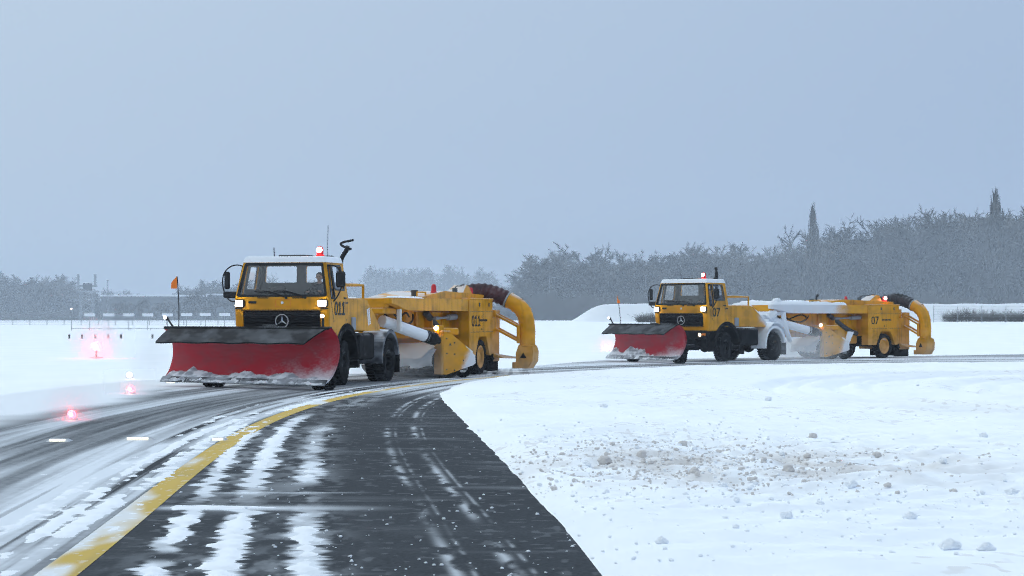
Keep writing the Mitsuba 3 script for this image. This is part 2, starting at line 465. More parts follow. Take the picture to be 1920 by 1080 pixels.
q3 = lambda s, sy=None: np.stack([X * s, Y * (sy or s), X * 0], -1)
rel = 0.10 * (meshkit.fbm(q3(0.35, 0.22), 3, 21) - 0.5) + 0.085 * (meshkit.fbm(q3(1.3, 0.8), 4, 22) - 0.5)
churn = np.clip(1.25 - np.hypot((X - 2.9) / 4.6, (Y - 24) / 8.0), 0, 1)
rough = meshkit.fbm(q3(4.2, 2.4), 4, 23)
rel += (0.020 + 0.13 * churn) * (rough - 0.5) + 0.10 * churn * np.clip(meshkit.noise(q3(3.6, 2.6), 31) - 0.68, 0, 1)
# wheel ruts swinging through the bank
rc = np.hypot(X - 17.0, (Y - 46.0) * 0.62)
for r0, w, dpt in ((11.2, 0.22, 0.030), (10.6, 0.16, 0.022), (9.7, 0.25, 0.030), (9.0, 0.16, 0.020), (7.0, 0.3, 0.028), (6.2, 0.2, 0.02), (4.3, 0.3, 0.02)):
    dpt = dpt * 3.2
    rel -= dpt * np.exp(-((rc - r0 - 0.3 * (meshkit.noise(q3(0.3), 40) - 0.5)) / w) ** 2) - 0.4 * dpt * np.exp(-((rc - r0 - 2 * w) / w) ** 2)
Z = base_h + rel * np.clip(sd / 0.9, 0, 1)
single('snow_bank', grid_mesh(np.stack([X, Y, Z], -1), keep=sd > -0.15), 'bank_snow', 'deep trodden snow beside the taxiway', kind='structure', smooth=True)


def bank_height(x, y):
    i, j = np.clip(np.searchsorted(xs, x), 0, len(xs) - 1), np.clip(np.searchsorted(ys, y), 0, len(ys) - 1)
    return float(Z[i, j])


# low ridges of snow left on the lane
xs2, ys2 = np.arange(-5.3, 1.6, 0.030), np.concatenate([np.arange(11, 26, 0.05), np.arange(26, 50, 0.10)])
X2, Y2 = np.meshgrid(xs2, ys2, indexing='ij')
q = X2 - xc_np(Y2)
k2 = q + 0.03 * (Y2 - 14)
rag = meshkit.fbm(np.stack([X2 * 1.1 + 0.35 * Y2, Y2 * 2.3 + 0.2 * X2, X2 * 0], -1), 3, 51) - 0.5
rag2 = meshkit.fbm(np.stack([X2 * 4.3 - 0.6 * Y2, Y2 * 4.7 + X2, X2 * 0], -1), 3, 52) - 0.5
span = lambda a, b, w=0.5: np.clip((Y2 - a) / w, 0, 1) * np.clip((b - Y2) / w, 0, 1)
strip = lambda c, w: 1 - np.abs(k2 - c + 0.10 * rag) / w
on = lambda v: 3.0 * (v - 1)
drag = meshkit.fbm(np.stack([q * 6.0, Y2 * 0.22, X2 * 0], -1), 3, 53) - 0.5
cov = np.maximum.reduce([
    strip(0.62, 0.08) + on(np.maximum.reduce([span(10, 14.7), span(15.6, 18.7), span(20.6, 36, 4)])) + 1.6 * rag + 2.4 * rag2 - 0.55,
    strip(1.07, 0.10) + on(np.maximum(span(10, 18.9), span(20.8, 36, 4))) + 1.6 * rag + 2.4 * rag2 - 0.5,
    strip(1.62, 0.09) + on(np.maximum.reduce([span(10, 18.0), span(22.2, 24.6), span(25, 32) * 0.7])) + 1.6 * rag + 2.4 * rag2 - 0.8,
    1 - np.abs(Y2 - 18.9 - 0.5 * rag) / 0.22 + on(np.clip((k2 - 0.25) / 0.2, 0, 1) * np.clip((1.9 - k2) / 0.9, 0, 1)) + 1.8 * rag2 - 0.25,
    np.minimum((q + 1.0) / 0.45, (-0.12 - q) / 0.25).clip(-2, 0.6) - 1.1 * np.exp(-((q + 0.78) / 0.07) ** 2) - 0.9 * np.exp(-((q + 0.46) / 0.05) ** 2) + 3.2 * drag + 2.0 * rag2 - 0.85,
])
z2 = np.clip(cov, -0.3, 0.6) * 0.022
single('snow_ridges', grid_mesh(np.stack([X2, Y2, z2 + 0.004], -1), keep=z2 > -0.004), 'plain_snow', 'ragged low ridges of snow left along the tyre tracks', kind='stuff', smooth=True)


def clod(r, seed, sub=1):
    m = trimesh.creation.icosphere(subdivisions=sub, radius=1.0)
    v = np.array(m.vertices)
    v = v * (0.45 + 1.15 * meshkit.fbm(v * 1.5 + seed * 3.7, 3, seed))[:, None]
    return trimesh.Trimesh(v * r * [1, 1, 0.72], m.faces, process=False)


# crumbs: a sea of small pieces on the bank and on the lane
crumbs, dirty = [], []
PEBBLE = [clod(1.0, i, 0) for i in range(50)]
shapely.prepare(bank_poly)
for i in range(15000):
    if i % 3:
        px, py = (rng.uniform(850, 1990), 700 + 385 * rng.random() ** 0.8) if i % 2 else (rng.normal(1245, 200), rng.normal(872, 44))
        if py < 700 or py > 1090:
            continue
        x, y = where(px, py)
        if rng.random() > 0.10 + 0.9 * max(0, 1.15 - math.hypot((x - 2.6) / 3.2, (y - 23.5) / 7.0)):
            continue
        if not bank_poly.contains(Point(x, y)):
            continue
        z, r = bank_height(x, y), (0.005 + 0.016 * rng.random() ** 2.4) * (1.8 if rng.random() < 0.12 else 1)
    elif i < 1000:
        px, py = rng.uniform(280, 1090), rng.uniform(735, 1085)
        x, y = where(px, py)
        if bank_poly.contains(Point(x, y)) or x < xc_np(y) - 0.2:
            continue
        z, r = 0.0, 0.005 + 0.013 * rng.random() ** 2.5
    else:
        continue
    c = PEBBLE[i % 50].copy()
    c.apply_scale(r)
    c.apply_transform(shift(x, y, z + r * 0.3, rng.uniform(0, 360)))
    (dirty if z > 0 and math.hypot((x - 2.6) / 3.4, (y - 23.2) / 4.6) < 0.95 and rng.random() < 0.75 else crumbs).append(c)
single('snow_crumbs', cat(*crumbs), 'plain_snow', 'small crumbs of snow scattered on bank and lane', kind='stuff', smooth=False)
single('dirty_snow_crumbs', cat(*dirty), 'dirty_snow', 'small brownish crumbs of snow in the churned patch', kind='stuff', smooth=False)
LUMPS = [(1780, 1055, .085, 0, 'largest white snow lump low in the right corner'), (1846, 1062, .07, 0, 'second white snow lump in the right corner, right of the largest'),
         (1524, 832, .085, 1, 'grey snow lump alone on the middle of the bank'), (1133, 887, .10, 1, 'broad brown lump at the left end of the dirty patch'), (1203, 874, .085, 1, 'brown lump near the upper left of the dirty patch'),
         (1280, 850, .085, 1, 'pale brown lump at the top of the dirty patch'), (1478, 908, .09, 1, 'tall brown lump at the right end of the dirty patch'), (1302, 912, .07, 1, 'brown lump low in the middle of the dirty patch'),
         (1643, 880, .085, 1, 'flat grey lump right of the dirty patch'), (1706, 1000, .07, 0, 'low flat white lump in front of the right half of the bank'), (1595, 937, .07, 0, 'white lump right below the dirty patch'),
         (1843, 834, .07, 0, 'white lump alone high on the right of the bank'), (1895, 952, .06, 0, 'white lump at the right margin of the bank'), (1132, 772, .075, 0, 'pale lump near the rounded corner of the bank'),
         (1473, 998, .06, 0, 'flat white lump near the front middle of the bank'), (1355, 930, .06, 0, 'round white lump just below the dirty patch'), (1440, 760, .08, 0, 'small grey lump beside the curved ruts'),
         (1513, 876, .06, 1, 'small brown lump above the right end of the dirty patch'), (1768, 898, .05, 0, 'dark small lump on the right of the bank'), (1240, 1048, .05, 0, 'flat lump at the front left of the bank')]
for px, py, r, k, text in LUMPS:
    x, y = where(px, py)
    m = clod(r * (0.66 if k else 0.8), int(px), 3)
    m.apply_transform(shift(x, y, bank_height(x, y) + r * 0.30, px))
    single('snow_lump', m, 'dirty_snow' if k else 'plain_snow', text, 'snow lump', 'snow lumps on the bank', smooth=True)


def cloud(name, label, M, thick, seed, floor=-9.0):
    """a soft, ragged puff of snow in the air: densest at its heart, nothing at its faces; M carries the cube -1..1"""
    n = 24
    a = (np.arange(n) + .5) / n * 2 - 1
    zc, yc, xc_ = np.meshgrid(a, a, a, indexing='ij')
    r = np.sqrt(xc_ ** 2 + yc ** 2 + zc ** 2)
    den = np.clip(1 - r, 0, 1) ** 1.3 * (0.35 + 1.3 * meshkit.fbm(np.stack([xc_ * 2.2, yc * 2.2, zc * 2.2 + seed], -1), 3, seed))
    den[0], den[-1], den[:, 0], den[:, -1], den[:, :, 0], den[:, :, -1] = 0, 0, 0, 0, 0, 0
    key = numbered(name)
    if name == 'snow_shower':
        den = np.clip((1 - np.abs(xc_)) / .25, 0, 1) * np.clip((1 - np.abs(yc)) / .3, 0, 1) * np.clip((.9 - zc) / 1.0, 0, 1) * (0.85 + 0.3 * meshkit.fbm(np.stack([xc_ * 3, yc * 2, zc], -1), 2, seed))
        den[-1], den[:, 0], den[:, -1], den[:, :, 0], den[:, :, -1] = 0, 0, 0, 0, 0
    W = T(M.tolist())
    scene[key + '_air'] = {'type': 'heterogeneous', 'albedo': rgb(.78, .85, .94) if name == 'snow_shower' else rgb(.97, .98, .985), 'scale': thick, 'phase': {'type': 'isotropic'},
                           'sigma_t': {'type': 'gridvolume', 'grid': mi.VolumeGrid(den[..., None].astype(np.float32)), 'to_world': W @ T().translate([-1, -1, -1]).scale([2, 2, 2])}}
    scene[key] = {'type': 'cube', 'to_world': W, 'bsdf': {'type': 'null'}, 'interior': {'type': 'ref', 'id': key + '_air'}, 'exterior': {'type': 'ref', 'id': 'haze_air'}}
    labels[key] = {'label': label, 'kind': 'stuff'}


cloud('snow_shower', 'distant curtain of fine snow drifting before the far woods', shift(0, 760, 21) @ np.diag([560, 480, 22, 1]), .00125, 6)
# ------------------------------------------------------------------ vehicles
def half_ring(cx, cz, ri, ro, y0, y1, a0=0, a1=180, n=20):
    t = np.radians(np.linspace(a0, a1, n))
    o = np.stack([cx + ro * np.cos(t), cz + ro * np.sin(t)], 1)
    i = np.stack([cx + ri * np.cos(t), cz + ri * np.sin(t)], 1)[::-1]
    return prism_y(np.vstack([o, i]), y0, y1)


def tyre_mesh(r, w, rim, lugs=30):
    h = w / 2
    prof = [(rim, -h * .8), (rim + (r - rim) * .35, -h * .98), (r - .09, -h), (r - .025, -h * .86), (r - .012, -h * .6), (r - .012, h * .6), (r - .025, h * .86), (r - .09, h), (rim + (r - rim) * .35, h * .98), (rim, h * .8)]
    parts = [lathe_y(prof, 44)]
    lug = box(r - .035, r + .004, -h * .92, -h * .1, -.030, .030, .008)
    for k in range(lugs):
        for side in (0, 1):
            m = lug.copy()
            if side:
                m.apply_transform(np.diag([1, -1, 1, 1.0]))
                m.invert()
            m.apply_transform(trimesh.transformations.rotation_matrix(2 * np.pi * (k + .5 * side) / lugs, [0, 1, 0]))
            parts.append(m)
    return cat(*parts)


def rim_mesh(rim, w, out=1):
    h = w / 2
    prof = [(rim + .012, h * .82), (rim - .02, h * .86), (rim - .05, h * .6), (rim - .08, h * .25), (rim * .55, h * .30), (rim * .42, h * .55), (rim * .25, h * .60), (0.001, h * .60)]
    m = lathe_y(prof, 32)
    bolts = []
    for k in range(10):
        a = 2 * np.pi * k / 10
        b = rod([rim * .66 * math.cos(a), h * .24, rim * .66 * math.sin(a)], [rim * .66 * math.cos(a), h * .38, rim * .66 * math.sin(a)], .018, 6)
        bolts.append(b)
    m = cat(m, *bolts)
    if out < 0:
        m.apply_transform(np.diag([1, -1, 1, 1.0]))
        m.invert()
    return m


def wheel(t, x, y, r, w, rim, out, rim_bsdf='chassis', name='wheel', steer=0):
    M = shift(x, y, r, steer)
    k = t.part(name, tyre_mesh(r, w, rim), 'rubber', M=M)
    t.part('rim', rim_mesh(rim, w, out), rim_bsdf, under=k, M=M)
    return k


def text_on(text, h, origin, right, up, depth=0.006, bold=True):
    m = meshkit.text_mesh(text, h, depth, bold)
    right, up = np.array(right, float), np.array(up, float)
    R = np.eye(4)
    R[:3, 0], R[:3, 1], R[:3, 2], R[:3, 3] = right, up, np.cross(right, up), origin
    return moved(m, R)


def w_cab(z):
    return np.interp(z, [1.2, 2.2, 3.08, 3.3], [1.23, 1.25, 1.10, 1.02])


def x_front(z):
    return np.interp(z, [1.2, 1.9, 2.2, 3.08, 3.3], [1.36, 1.42, 1.42, 1.24, 1.16])


def cab_hull(inset, z0, z1):
    r = 0.07
    pts = []
    for z in [v for v in (1.2, 1.9, 2.2, 3.08, 3.23) if z0 - .001 <= v <= z1 + .001] + [z0, z1]:
        zz = np.clip(z, z0 + inset + (0.0 if z > 1.3 else 0), z1 - inset)
        for s in (-1, 1):
            pts.append((x_front(z) - r - inset, s * (w_cab(z) - r - inset), zz))
            pts.append((-0.12 + r + inset, s * (w_cab(z) - r - inset), zz))
    return round_hull(pts, r)


def yz_panel(poly, x0, x1):
    return man(prism_x(rounded(poly, 0.05), x0, x1))


def front_glass_poly(d=0.0):
    z0, z1 = 2.27 - d, 3.03 + d
    return [(-(w_cab(z0) - .10 + d), z0), (w_cab(z0) - .10 + d, z0), (w_cab(z1) - .12 + d, z1), (-(w_cab(z1) - .12 + d), z1)]


def plow(t, lead):
    """the big angled blade: local frame along the blade, y to the driver's left, x ahead"""
    M = shift(2.78, -0.29, .055, -25) if lead else shift(2.95, -0.52, .055, -27.5)
    L = 2.85
    sec = np.array([(0.36, 0.10), (0.24, 0.16), (0.10, 0.30), (0.00, 0.50), (-0.06, 0.72), (-0.05, 0.95), (0.02, 1.15), (0.14, 1.30), (0.24, 1.38)])
    sec = smooth_path(np.column_stack([sec, sec[:, 0] * 0]), 4)[:, :2]
    ys = np.linspace(-L, L, 64)
    n = len(sec)
    nrm = np.gradient(sec, axis=0)
    nrm /= np.linalg.norm(nrm, axis=1, keepdims=True)
    nrm = np.stack([nrm[:, 1], -nrm[:, 0]], 1)
    front = np.array([[(p[0], y + 0.10 * (p[1] - .7) * max(y, 0) / L, p[1]) for p in sec] for y in ys])
    back = np.array([[(p[0] - .05 * abs(q[0]) - .01, y + 0.10 * (p[1] - .7) * max(y, 0) / L, p[1] - 0.02 * q[1]) for p, q in zip(sec, nrm)] for y in ys])
    a, b = len(ys), n
    v = np.vstack([front.reshape(-1, 3), back.reshape(-1, 3)])
    f = []
    o = a * b
    for i in range(a - 1):
        for j in range(b - 1):
            p, q_, r_, s_ = i * b + j, (i + 1) * b + j, (i + 1) * b + j + 1, i * b + j + 1
            f += [(p, q_, r_), (p, r_, s_), (o + p, o + r_, o + q_), (o + p, o + s_, o + r_)]
    for j in range(b - 1):
        for i in (0, a - 1):
            p, s_ = i * b + j, i * b + j + 1
            f += [(p, s_, o + s_), (p, o + s_, o + p)]
    for i in range(a - 1):
        for j in (0, b - 1):
            p, q_ = i * b + j, (i + 1) * b + j
            f += [(p, q_, o + q_), (p, o + q_, o + p)]
    m = trimesh.Trimesh(v, np.array(f), process=False)
    # powder frozen on: thick low down, thin veils further up, more on the driver's side
    nz = meshkit.fbm(np.stack([v[:, 1] * 1.1, v[:, 2] * 2.2, v[:, 1] * 0], -1), 3, 61 + int(lead))
    frost = np.clip(0.74 * np.exp(-(v[:, 2] - 0.10) / (0.20 + 0.14 * np.clip(v[:, 1] / L, -1, 1))) + 0.27 * np.clip(v[:, 1] / L + .15, 0, 1) * np.clip(1.4 - v[:, 2], 0, 1) + 0.26 * (nz - 0.62), 0, 1)
    blade = t.part('plow_blade', m, 'red_frosted', uv=np.stack([frost, v[:, 2]], 1), smooth=True, M=M, label='red curved plow blade frosted with powder snow')
    # rubber deflector along the top
    P = []
    for y in np.linspace(-1, 1, 50):
        row = []
        for k in range(9):
            s = k / 8
            yy = np.interp(y, [-1, 1], [-(L - 0.20 + 0.13 * s), L - 0.06 - 0.42 * s])
            row.append((0.20 + 0.40 * s + 0.012 * s * math.sin(9 * y + 2 * s), yy, 1.425 - 0.34 * s - 0.03 * s * s + 0.010 * s * math.sin(13 * y + 4 * s)))
        P.append(row)
    P = np.array(P)
    top = grid_mesh(P)
    low = grid_mesh(P - [0, 0, 0.03])
    low.invert()
    t.part('deflector', cat(top, low), 'flap', under=blade, M=M, smooth=True)
    t.part('deflector_rail', cat(box(0.12, 0.25, -L - .01, L + .01, 1.365, 1.44, .02), rod([.18, .6, 1.45], [.18, 1.1, 1.45], .03)), 'chassis', under=blade, M=M)
    seg = 6
    for k in range(seg):
        y0, y1 = -L + 2 * L * k / seg + .01, -L + 2 * L * (k + 1) / seg - .01
        t.part('cutting_edge', moved(box(-.012, .012, y0, y1, -.07, .10, .004), shift(.335, 0, .115) @ trimesh.transformations.rotation_matrix(math.radians(-38), [0, 1, 0])), 'frosted_black', under=blade, M=M)
    # snow pushed up along the foot of the blade
    ysn = np.linspace(-L + .1, L - .1, 150)
    R = []
    for y in ysn:
        g = float(meshkit.fbm(np.array([y * 1.5, 0.3, 2.0 + lead]), 5, 5))
        h = max(0.05, (0.50 * max(0.0, g - 0.36) + 0.10) * np.interp(y / L, [-1, -.85, -.2, .3, .8, 1], [1.1, 1.7, 1.5, 1.1, .8, .5]))
        row = []
        for k in range(10):
            s = k / 9
            zz = 0.09 + h * s * 1.15
            xx = float(np.interp(zz, sec[:, 1], sec[:, 0])) + 0.015 + 0.30 * h * math.sin(math.pi * min(1, s * 1.1)) + 0.05 * (float(meshkit.fbm(np.array([y * 7, s * 4, 1.0]), 3, 8)) - .5)
            row.append((xx - 0.05 * (s == 1), y, zz - 0.02 * (k == 0)))
        R.append(row)
    t.part('packed_snow', grid_mesh(np.array(R)), 'grey_snow', under=blade, M=M, smooth=True)
    # carrying wheels behind the blade, in pairs
    for y in (2.35, -1.40):
        for dy in (-.17, .17):
            Mw = M @ shift(-.10, y + dy, .20 - .055)
            k = t.part('support_wheel', tyre_mesh(.20, .17, .11, 14), 'rubber', M=Mw)
        t.part('wheel_fork', cat(box(-.26, -.14, y - .04, y + .04, .2, .75, .01), box(-.3, -.12, y - .06, y + .06, .62, .74, .01)), 'chassis', M=M)
    t.part('push_frame', cat(box(-.30, -.10, -1.4, 1.6, .45, .62, .02), box(-1.6, -.2, -.55, -.42, .5, .64, .02), box(-1.6, -.2, .75, .88, .5, .64, .02), rod([-1.2, .2, 1.0], [-.24, 1.5, .8], .05), rod([-1.2, .2, 1.0], [-.24, -1.0, .8], .05)), 'chassis', M=M)
    for k in range(5):
        y = -2.2 + 1.1 * k
        t.part('blade_rib', prism_y(np.vstack([np.column_stack([sec[:, 0] - .07, sec[:, 1]]), [(.02, 1.3), (-.26, .9), (-.26, .4), (.1, .2)]]), y - .02, y + .02), 'red_plastic', under=blade, M=M)
    # corner markers: a sloping lamp stalk at the far end, a stub at the near end, and a flag on a rod
    far, nr = -L + .12, L - .25
    t.part('lamp_stalk', cat(rod([.15, far + .12, 1.42], [.2, far - .02, 1.62], .025), rod([.2, far - .02, 1.60], [.22, far - .06, 1.66], .045)), 'black', M=M)
    lamp_at(t, 'marker_lamp', moved(trimesh.creation.icosphere(2, .045), shift(.26, far - .06, 1.66)), 'lens', (3, 3, 2.8), M=M)
    if lead:
        t.part('lamp_stalk', rod([.18, nr, 1.40], [.18, nr, 1.66], .03), 'black', M=M)
        lamp_at(t, 'marker_lamp', moved(trimesh.creation.icosphere(2, .045), shift(.20, nr, 1.69)), 'lens', (6, 5.5, 4), M=M)
    fy = -L + .30 if lead else -L + .36
    rodk = t.part('flag_rod', tube(smooth_path([(.02, fy + (.0 if lead else .28), 1.3), (.0, fy - .02 + (.0 if lead else .14), 2.0), (-.02, fy - .10, 2.68 if lead else 2.55)], 6), .012, 6), 'black', M=M)
    zt = 2.70 if lead else 2.57
    P = np.array([[(-.02 + .10 * s * math.sin(3 * s), fy - .10 - (.20 * s if lead else -.26 * s), zt - .30 * s * .8 - (.32 * (1 - .75 * s)) * r) for r in np.linspace(0, 1, 6)] for s in np.linspace(0, 1, 6)])
    g = grid_mesh(P)
    g2 = grid_mesh(P + [0.006, 0, 0])
    t.part('flag', cat(g, g2), 'orange_cloth', under=rodk, M=M, smooth=True, label='small orange warning flag')


def lamp_at(t, name, mesh, bsdf, glow, M=None, under=None):
    return t.part(name, mesh, bsdf, under=under, M=M, **(lit(*glow) if glow else {}))


def star_emblem(r):
    """a three pointed star inside a ring, facing +x"""
    a = np.linspace(0, 2 * np.pi, 40)
    ring = tube(np.stack([a * 0, r * np.cos(a), r * np.sin(a)], 1), r * .085, 8, close=False)
    arms = []
    for k in range(3):
        t = math.radians(90 + 120 * k)
        d, s = np.array([0, math.cos(t), math.sin(t)]), np.array([0, -math.sin(t), math.cos(t)])
        c = r * .17
        arms.append(hull([d * r * .96, s * c, -s * c, np.array([.03, 0, 0]), np.array([-.02, 0, 0]), d * .3 * r + [.02, 0, 0]]))
    return cat(ring, *arms)


def tractor(lead, alpha, x, y):
    number = '011' if lead else '07'
    t = Thing('snowplow_truck', ('yellow plow truck numbered 011 on the left, nearest to the viewer, with wide red blade' if lead else 'yellow plow truck numbered 07 on the right, farther away, with snow covered rear fenders'),
              'snowplow', 'yellow plow trucks driving in file', place(alpha, x, y))
    # -- cab shell: hollow, with real openings
    out = cab_hull(0, 1.27, 3.17)
    shell = out - cab_hull(.055, 1.62, 3.17)
    cut = [yz_panel(front_glass_poly(), .95, 1.8)]
    for a, b in ((-.98, -.12), (.12, .95)):
        cut.append(yz_panel([(a, 2.60), (b, 2.60), (b - .02 * (b > .5), 3.02), (a + .02 * (a < -.5), 3.02)], -.5, .1))
    side_q = rounded([(.98, 2.20), (1.27, 2.20), (1.17, 3.00), (.95, 3.00)], .03)
    side_w = rounded([(.14, 2.42), (.88, 2.42), (.84, 3.00), (.18, 3.00)], .05)
    for poly in (side_q, side_w):
        cut.append(man(prism_y(poly, -2, 2)))
    cut.append(man(prism_y(np.array([(0.96 * math.cos(q_), .60 + 0.96 * math.sin(q_)) for q_ in np.linspace(0, 2 * np.pi, 40)[:-1]]), .55, 2)))
    cut.append(man(prism_y(np.array([(0.96 * math.cos(q_), .60 + 0.96 * math.sin(q_)) for q_ in np.linspace(0, 2 * np.pi, 40)[:-1]]), -2, -.55)))
    grille_hole = man(box(1.30, 1.60, -1.02, 1.02, 1.40, 1.88, .03))
    shell = shell - m3.Manifold.batch_boolean(cut, m3.OpType.Add) - grille_hole
    roof_cut = man(box(-2, 3, -3, 3, 3.085, 4, .001))
    cab = t.part('cab', tri(shell - roof_cut), 'yellow')
    roof_shape = cab_hull(0, 1.27, 3.17) ^ roof_cut
    t.part('roof', moved(tri(roof_shape), np.diag([1.0, 1.0, 1.0, 1.0])), 'plain_snow', under=cab, label='cab roof whitened by snow')
    t.part('roof_hatch', box(.25, .85, -.30, .45, 3.235, 3.285, .02), 'trim_grey', under=cab)
    t.part('lining', tri((cab_hull(.057, 1.62, 3.14) - cab_hull(.085, 1.64, 3.12)) - m3.Manifold.batch_boolean(cut, m3.OpType.Add)), 'cab_lining', under=cab)
    # windscreen with its black rubber seal
    seal = yz_panel(front_glass_poly(.045), .9, 1.9) - yz_panel(front_glass_poly(-.012), .8, 2.0)
    seal = seal ^ (cab_hull(-.012, 1.27, 3.17) - cab_hull(.03, 1.27, 3.17))
    t.part('windscreen_seal', tri(seal), 'black', under=cab)
    g = front_glass_poly(.0)
    pane = np.array([(x_front(z) - .03, yy, z) for yy, z in g])
    t.part('windscreen', trimesh.Trimesh(pane, [[0, 1, 2], [0, 2, 3]], process=False), 'glass', under=cab, smooth=False)
    for s in (-1, 1):
        for poly, nm in ((side_q, 'quarter_window'), (side_w, 'door_window')):
            fr = prism_y(poly.buffer(.035, join_style=1).difference(poly.buffer(-.012)), s * .8, s * 1.5)
            fr = man(fr) ^ (cab_hull(-.010, 1.27, 3.17) - cab_hull(.02, 1.27, 3.17))
            k = t.part(nm, tri(fr), 'black' if nm == 'quarter_window' else 'trim_grey', under=cab)
            q_ = np.array(poly.exterior.coords)[:-1]
            v = np.array([(px, s * (w_cab(pz) - .03), pz) for px, pz in q_])
            v = np.vstack([v, v.mean(0)])
            n_ = len(q_)
            t.part(nm + '_pane', trimesh.Trimesh(v, [(i, (i + 1) % n_, n_) for i in range(n_)], process=False), 'glass', under=cab, smooth=False)
        # door seams, handle, step
        ys_ = w_cab(1.9)
        seam = [(.03, 1.62), (.03, 3.06), (.92, 3.06), (1.30, 2.15), (1.02, 1.60)]
        t.part('door_seam', tube([(px, s * (w_cab(pz) + .001), pz) for px, pz in seam], .008, 5), 'trim_grey', under=cab)
        t.part('door_handle', box(.12, .30, s * ys_ - .03, s * ys_ + .03, 2.18, 2.22, .01), 'black', under=cab)
        t.part('grab_rail', tube([(1.12, s * 1.21, 2.1), (1.16, s * 1.25, 2.2), (1.10, s * 1.25, 2.35), (1.06, s * 1.20, 2.42)], .014, 6), 'black', under=cab)
    t.part('door_number', text_on(number, .32, (1.04 if lead else 1.10, w_cab(1.92) + .004, 1.78), (-1, 0, 0), (0, .02, 1)), 'black', under=cab, label=f'black number {number} on the cab door', smooth=False)
    t.part('door_lettering', cat(box(-.05, .16, w_cab(2.0) - .005, w_cab(2.0) + .006, 2.06, 2.10, .003), box(.8, .98, w_cab(1.8) - .01, w_cab(1.8) + .004, 1.80, 1.815, .002)), 'black', under=cab)
    # face of the cab: grille with slats and star, air slots, plate under the windscreen, lamps
    gr = t.part('grille', box(1.30, 1.345, -1.03, 1.03, 1.39, 1.89, .01), 'black', under=None)
    for k in range(8):
        z = 1.425 + .061 * k
        t.part('slat', moved(box(-.03, .03, -1.0, 1.0, -.010, .010, .004), shift(1.385, 0, z) @ trimesh.transformations.rotation_matrix(.5, [0, 1, 0])), 'black', under=gr)
    t.part('star_emblem', moved(star_emblem(.165), shift(1.44, 0.02, 1.62)), 'steel', under=gr, label='three pointed star in a ring on the grille')
    t.part('grille_frame', cat(box(1.38, 1.43, -1.06, 1.06, 1.885, 1.905, .006), box(1.37, 1.42, -1.06, 1.06, 1.375, 1.395, .006)), 'black', under=gr)
    for s in (-.62, .30):
        t.part('air_slot', box(1.40, 1.428, s - .02, s + .28, 2.185, 2.215, .006), 'black', under=cab)
    t.part('front_badge', cat(box(1.41, 1.43, -.16, .24, 1.97, 1.982, .004), box(1.41, 1.43, -.16, .24, 2.148, 2.16, .004), box(1.41, 1.43, -.16, -.148, 1.97, 2.16, .004), box(1.41, 1.43, .228, .24, 1.97, 2.16, .004)), 'amber_plastic', under=cab)
    t.part('front_badge_disc', moved(lathe_y([(.001, .012), (.035, .010), (.04, 0)], 16), shift(1.42, .02, 2.08) @ trimesh.transformations.rotation_matrix(-np.pi / 2, [0, 0, 1])), 'steel', under=cab)
    for s in (-1, 1):
        hl = t.part('headlight', box(1.36, 1.50, s * 1.09 - .13, s * 1.09 + .13, 1.96, 2.16, .04), 'black')
        lamp_at(t, 'headlight_lens', box(1.495, 1.515, s * 1.09 - .105, s * 1.09 + .105, 1.98, 2.14, .01), 'lens', (9, 8.4, 6.6), under=hl)
        t.part('indicator_bracket', box(1.34, 1.46, s * 1.12 - .10, s * 1.12 + .10, 1.925, 1.95, .008), 'black', under=hl)
        lamp_at(t, 'roof_lamp', box(1.13, 1.20, s * .82 - .05, s * .82 + .05, 3.11, 3.17, .015), 'lens', (3.0, 2.8, 2.2))
        lw = t.part('wiper', cat(tube(smooth_path([(1.44, s * .25 + .38, 2.20), (1.46, s * .25 + .05, 2.33), (1.44, s * .25 - .45, 2.36)], 5), .016, 6), rod([1.40, s * .25 + .38, 2.2], [1.46, s * .25 + .38, 2.2], .03, 8)), 'black', under=cab)
    lamp_at(t, 'number_lamp', box(1.42, 1.46, -.86, -.66, 2.06, 2.12, .012), 'black', None)
    bumper = t.part('bumper', cat(box(1.10, 1.38, -1.16, 1.16, .88, 1.24, .04), box(.95, 1.15, -1.0, 1.0, .55, .9, .03)), 'chassis')
    for s in (-1, 1):
        lamp_at(t, 'fog_lamp', moved(lathe_y([(.001, .03), (.06, .025), (.075, 0)], 16), shift(1.37, s * .85, 1.06) @ trimesh.transformations.rotation_matrix(-np.pi / 2, [0, 0, 1])), 'lens', (2.2, 1.6, .9) if s > 0 else None, under=bumper)
        t.part('bumper_indicator', box(1.36, 1.40, s * 1.04 - .09, s * 1.04 + .09, 1.03, 1.12, .01), 'amber_plastic', under=bumper)
    # mirrors
    s = -1
    t.part('mirror_arm', tube(smooth_path([(1.22, -1.08, 2.98), (1.30, -1.36, 3.0), (1.32, -1.50, 2.90), (1.34, -1.52, 2.3), (1.34, -1.40, 2.14), (1.36, -1.16, 2.16)], 6), .018, 6), 'black')
    t.part('mirror', box(1.24, 1.34, -1.56, -1.42, 2.42, 2.86, .03), 'black')
    t.part('mirror', box(1.22, 1.36, -1.58, -1.18, 2.20, 2.36, .03), 'black', label='wide lower mirror')
    t.part('mirror_arm', tube(smooth_path([(1.10, 1.06, 2.97), (1.08, 1.30, 2.98), (1.06, 1.42, 2.86), (1.06, 1.42, 2.4), (1.08, 1.32, 2.2), (1.12, 1.20, 2.06)], 6), .018, 6), 'black')
    t.part('mirror', box(1.0, 1.10, 1.30, 1.54, 2.46, 2.86, .04), 'black')
    # roof furniture
    bx, by = (.82, .80) if lead else (.72, .62)
    bc = t.part('beacon', lathe_mesh([(.001, 0), (.10, 0), (.10, .05), (.085, .06), (.085, .20), (.06, .26), (.001, .28)], (bx, by, 3.22)), 'red_plastic', label='red rotating beacon, lit', **lit(1.6, .05, .04))
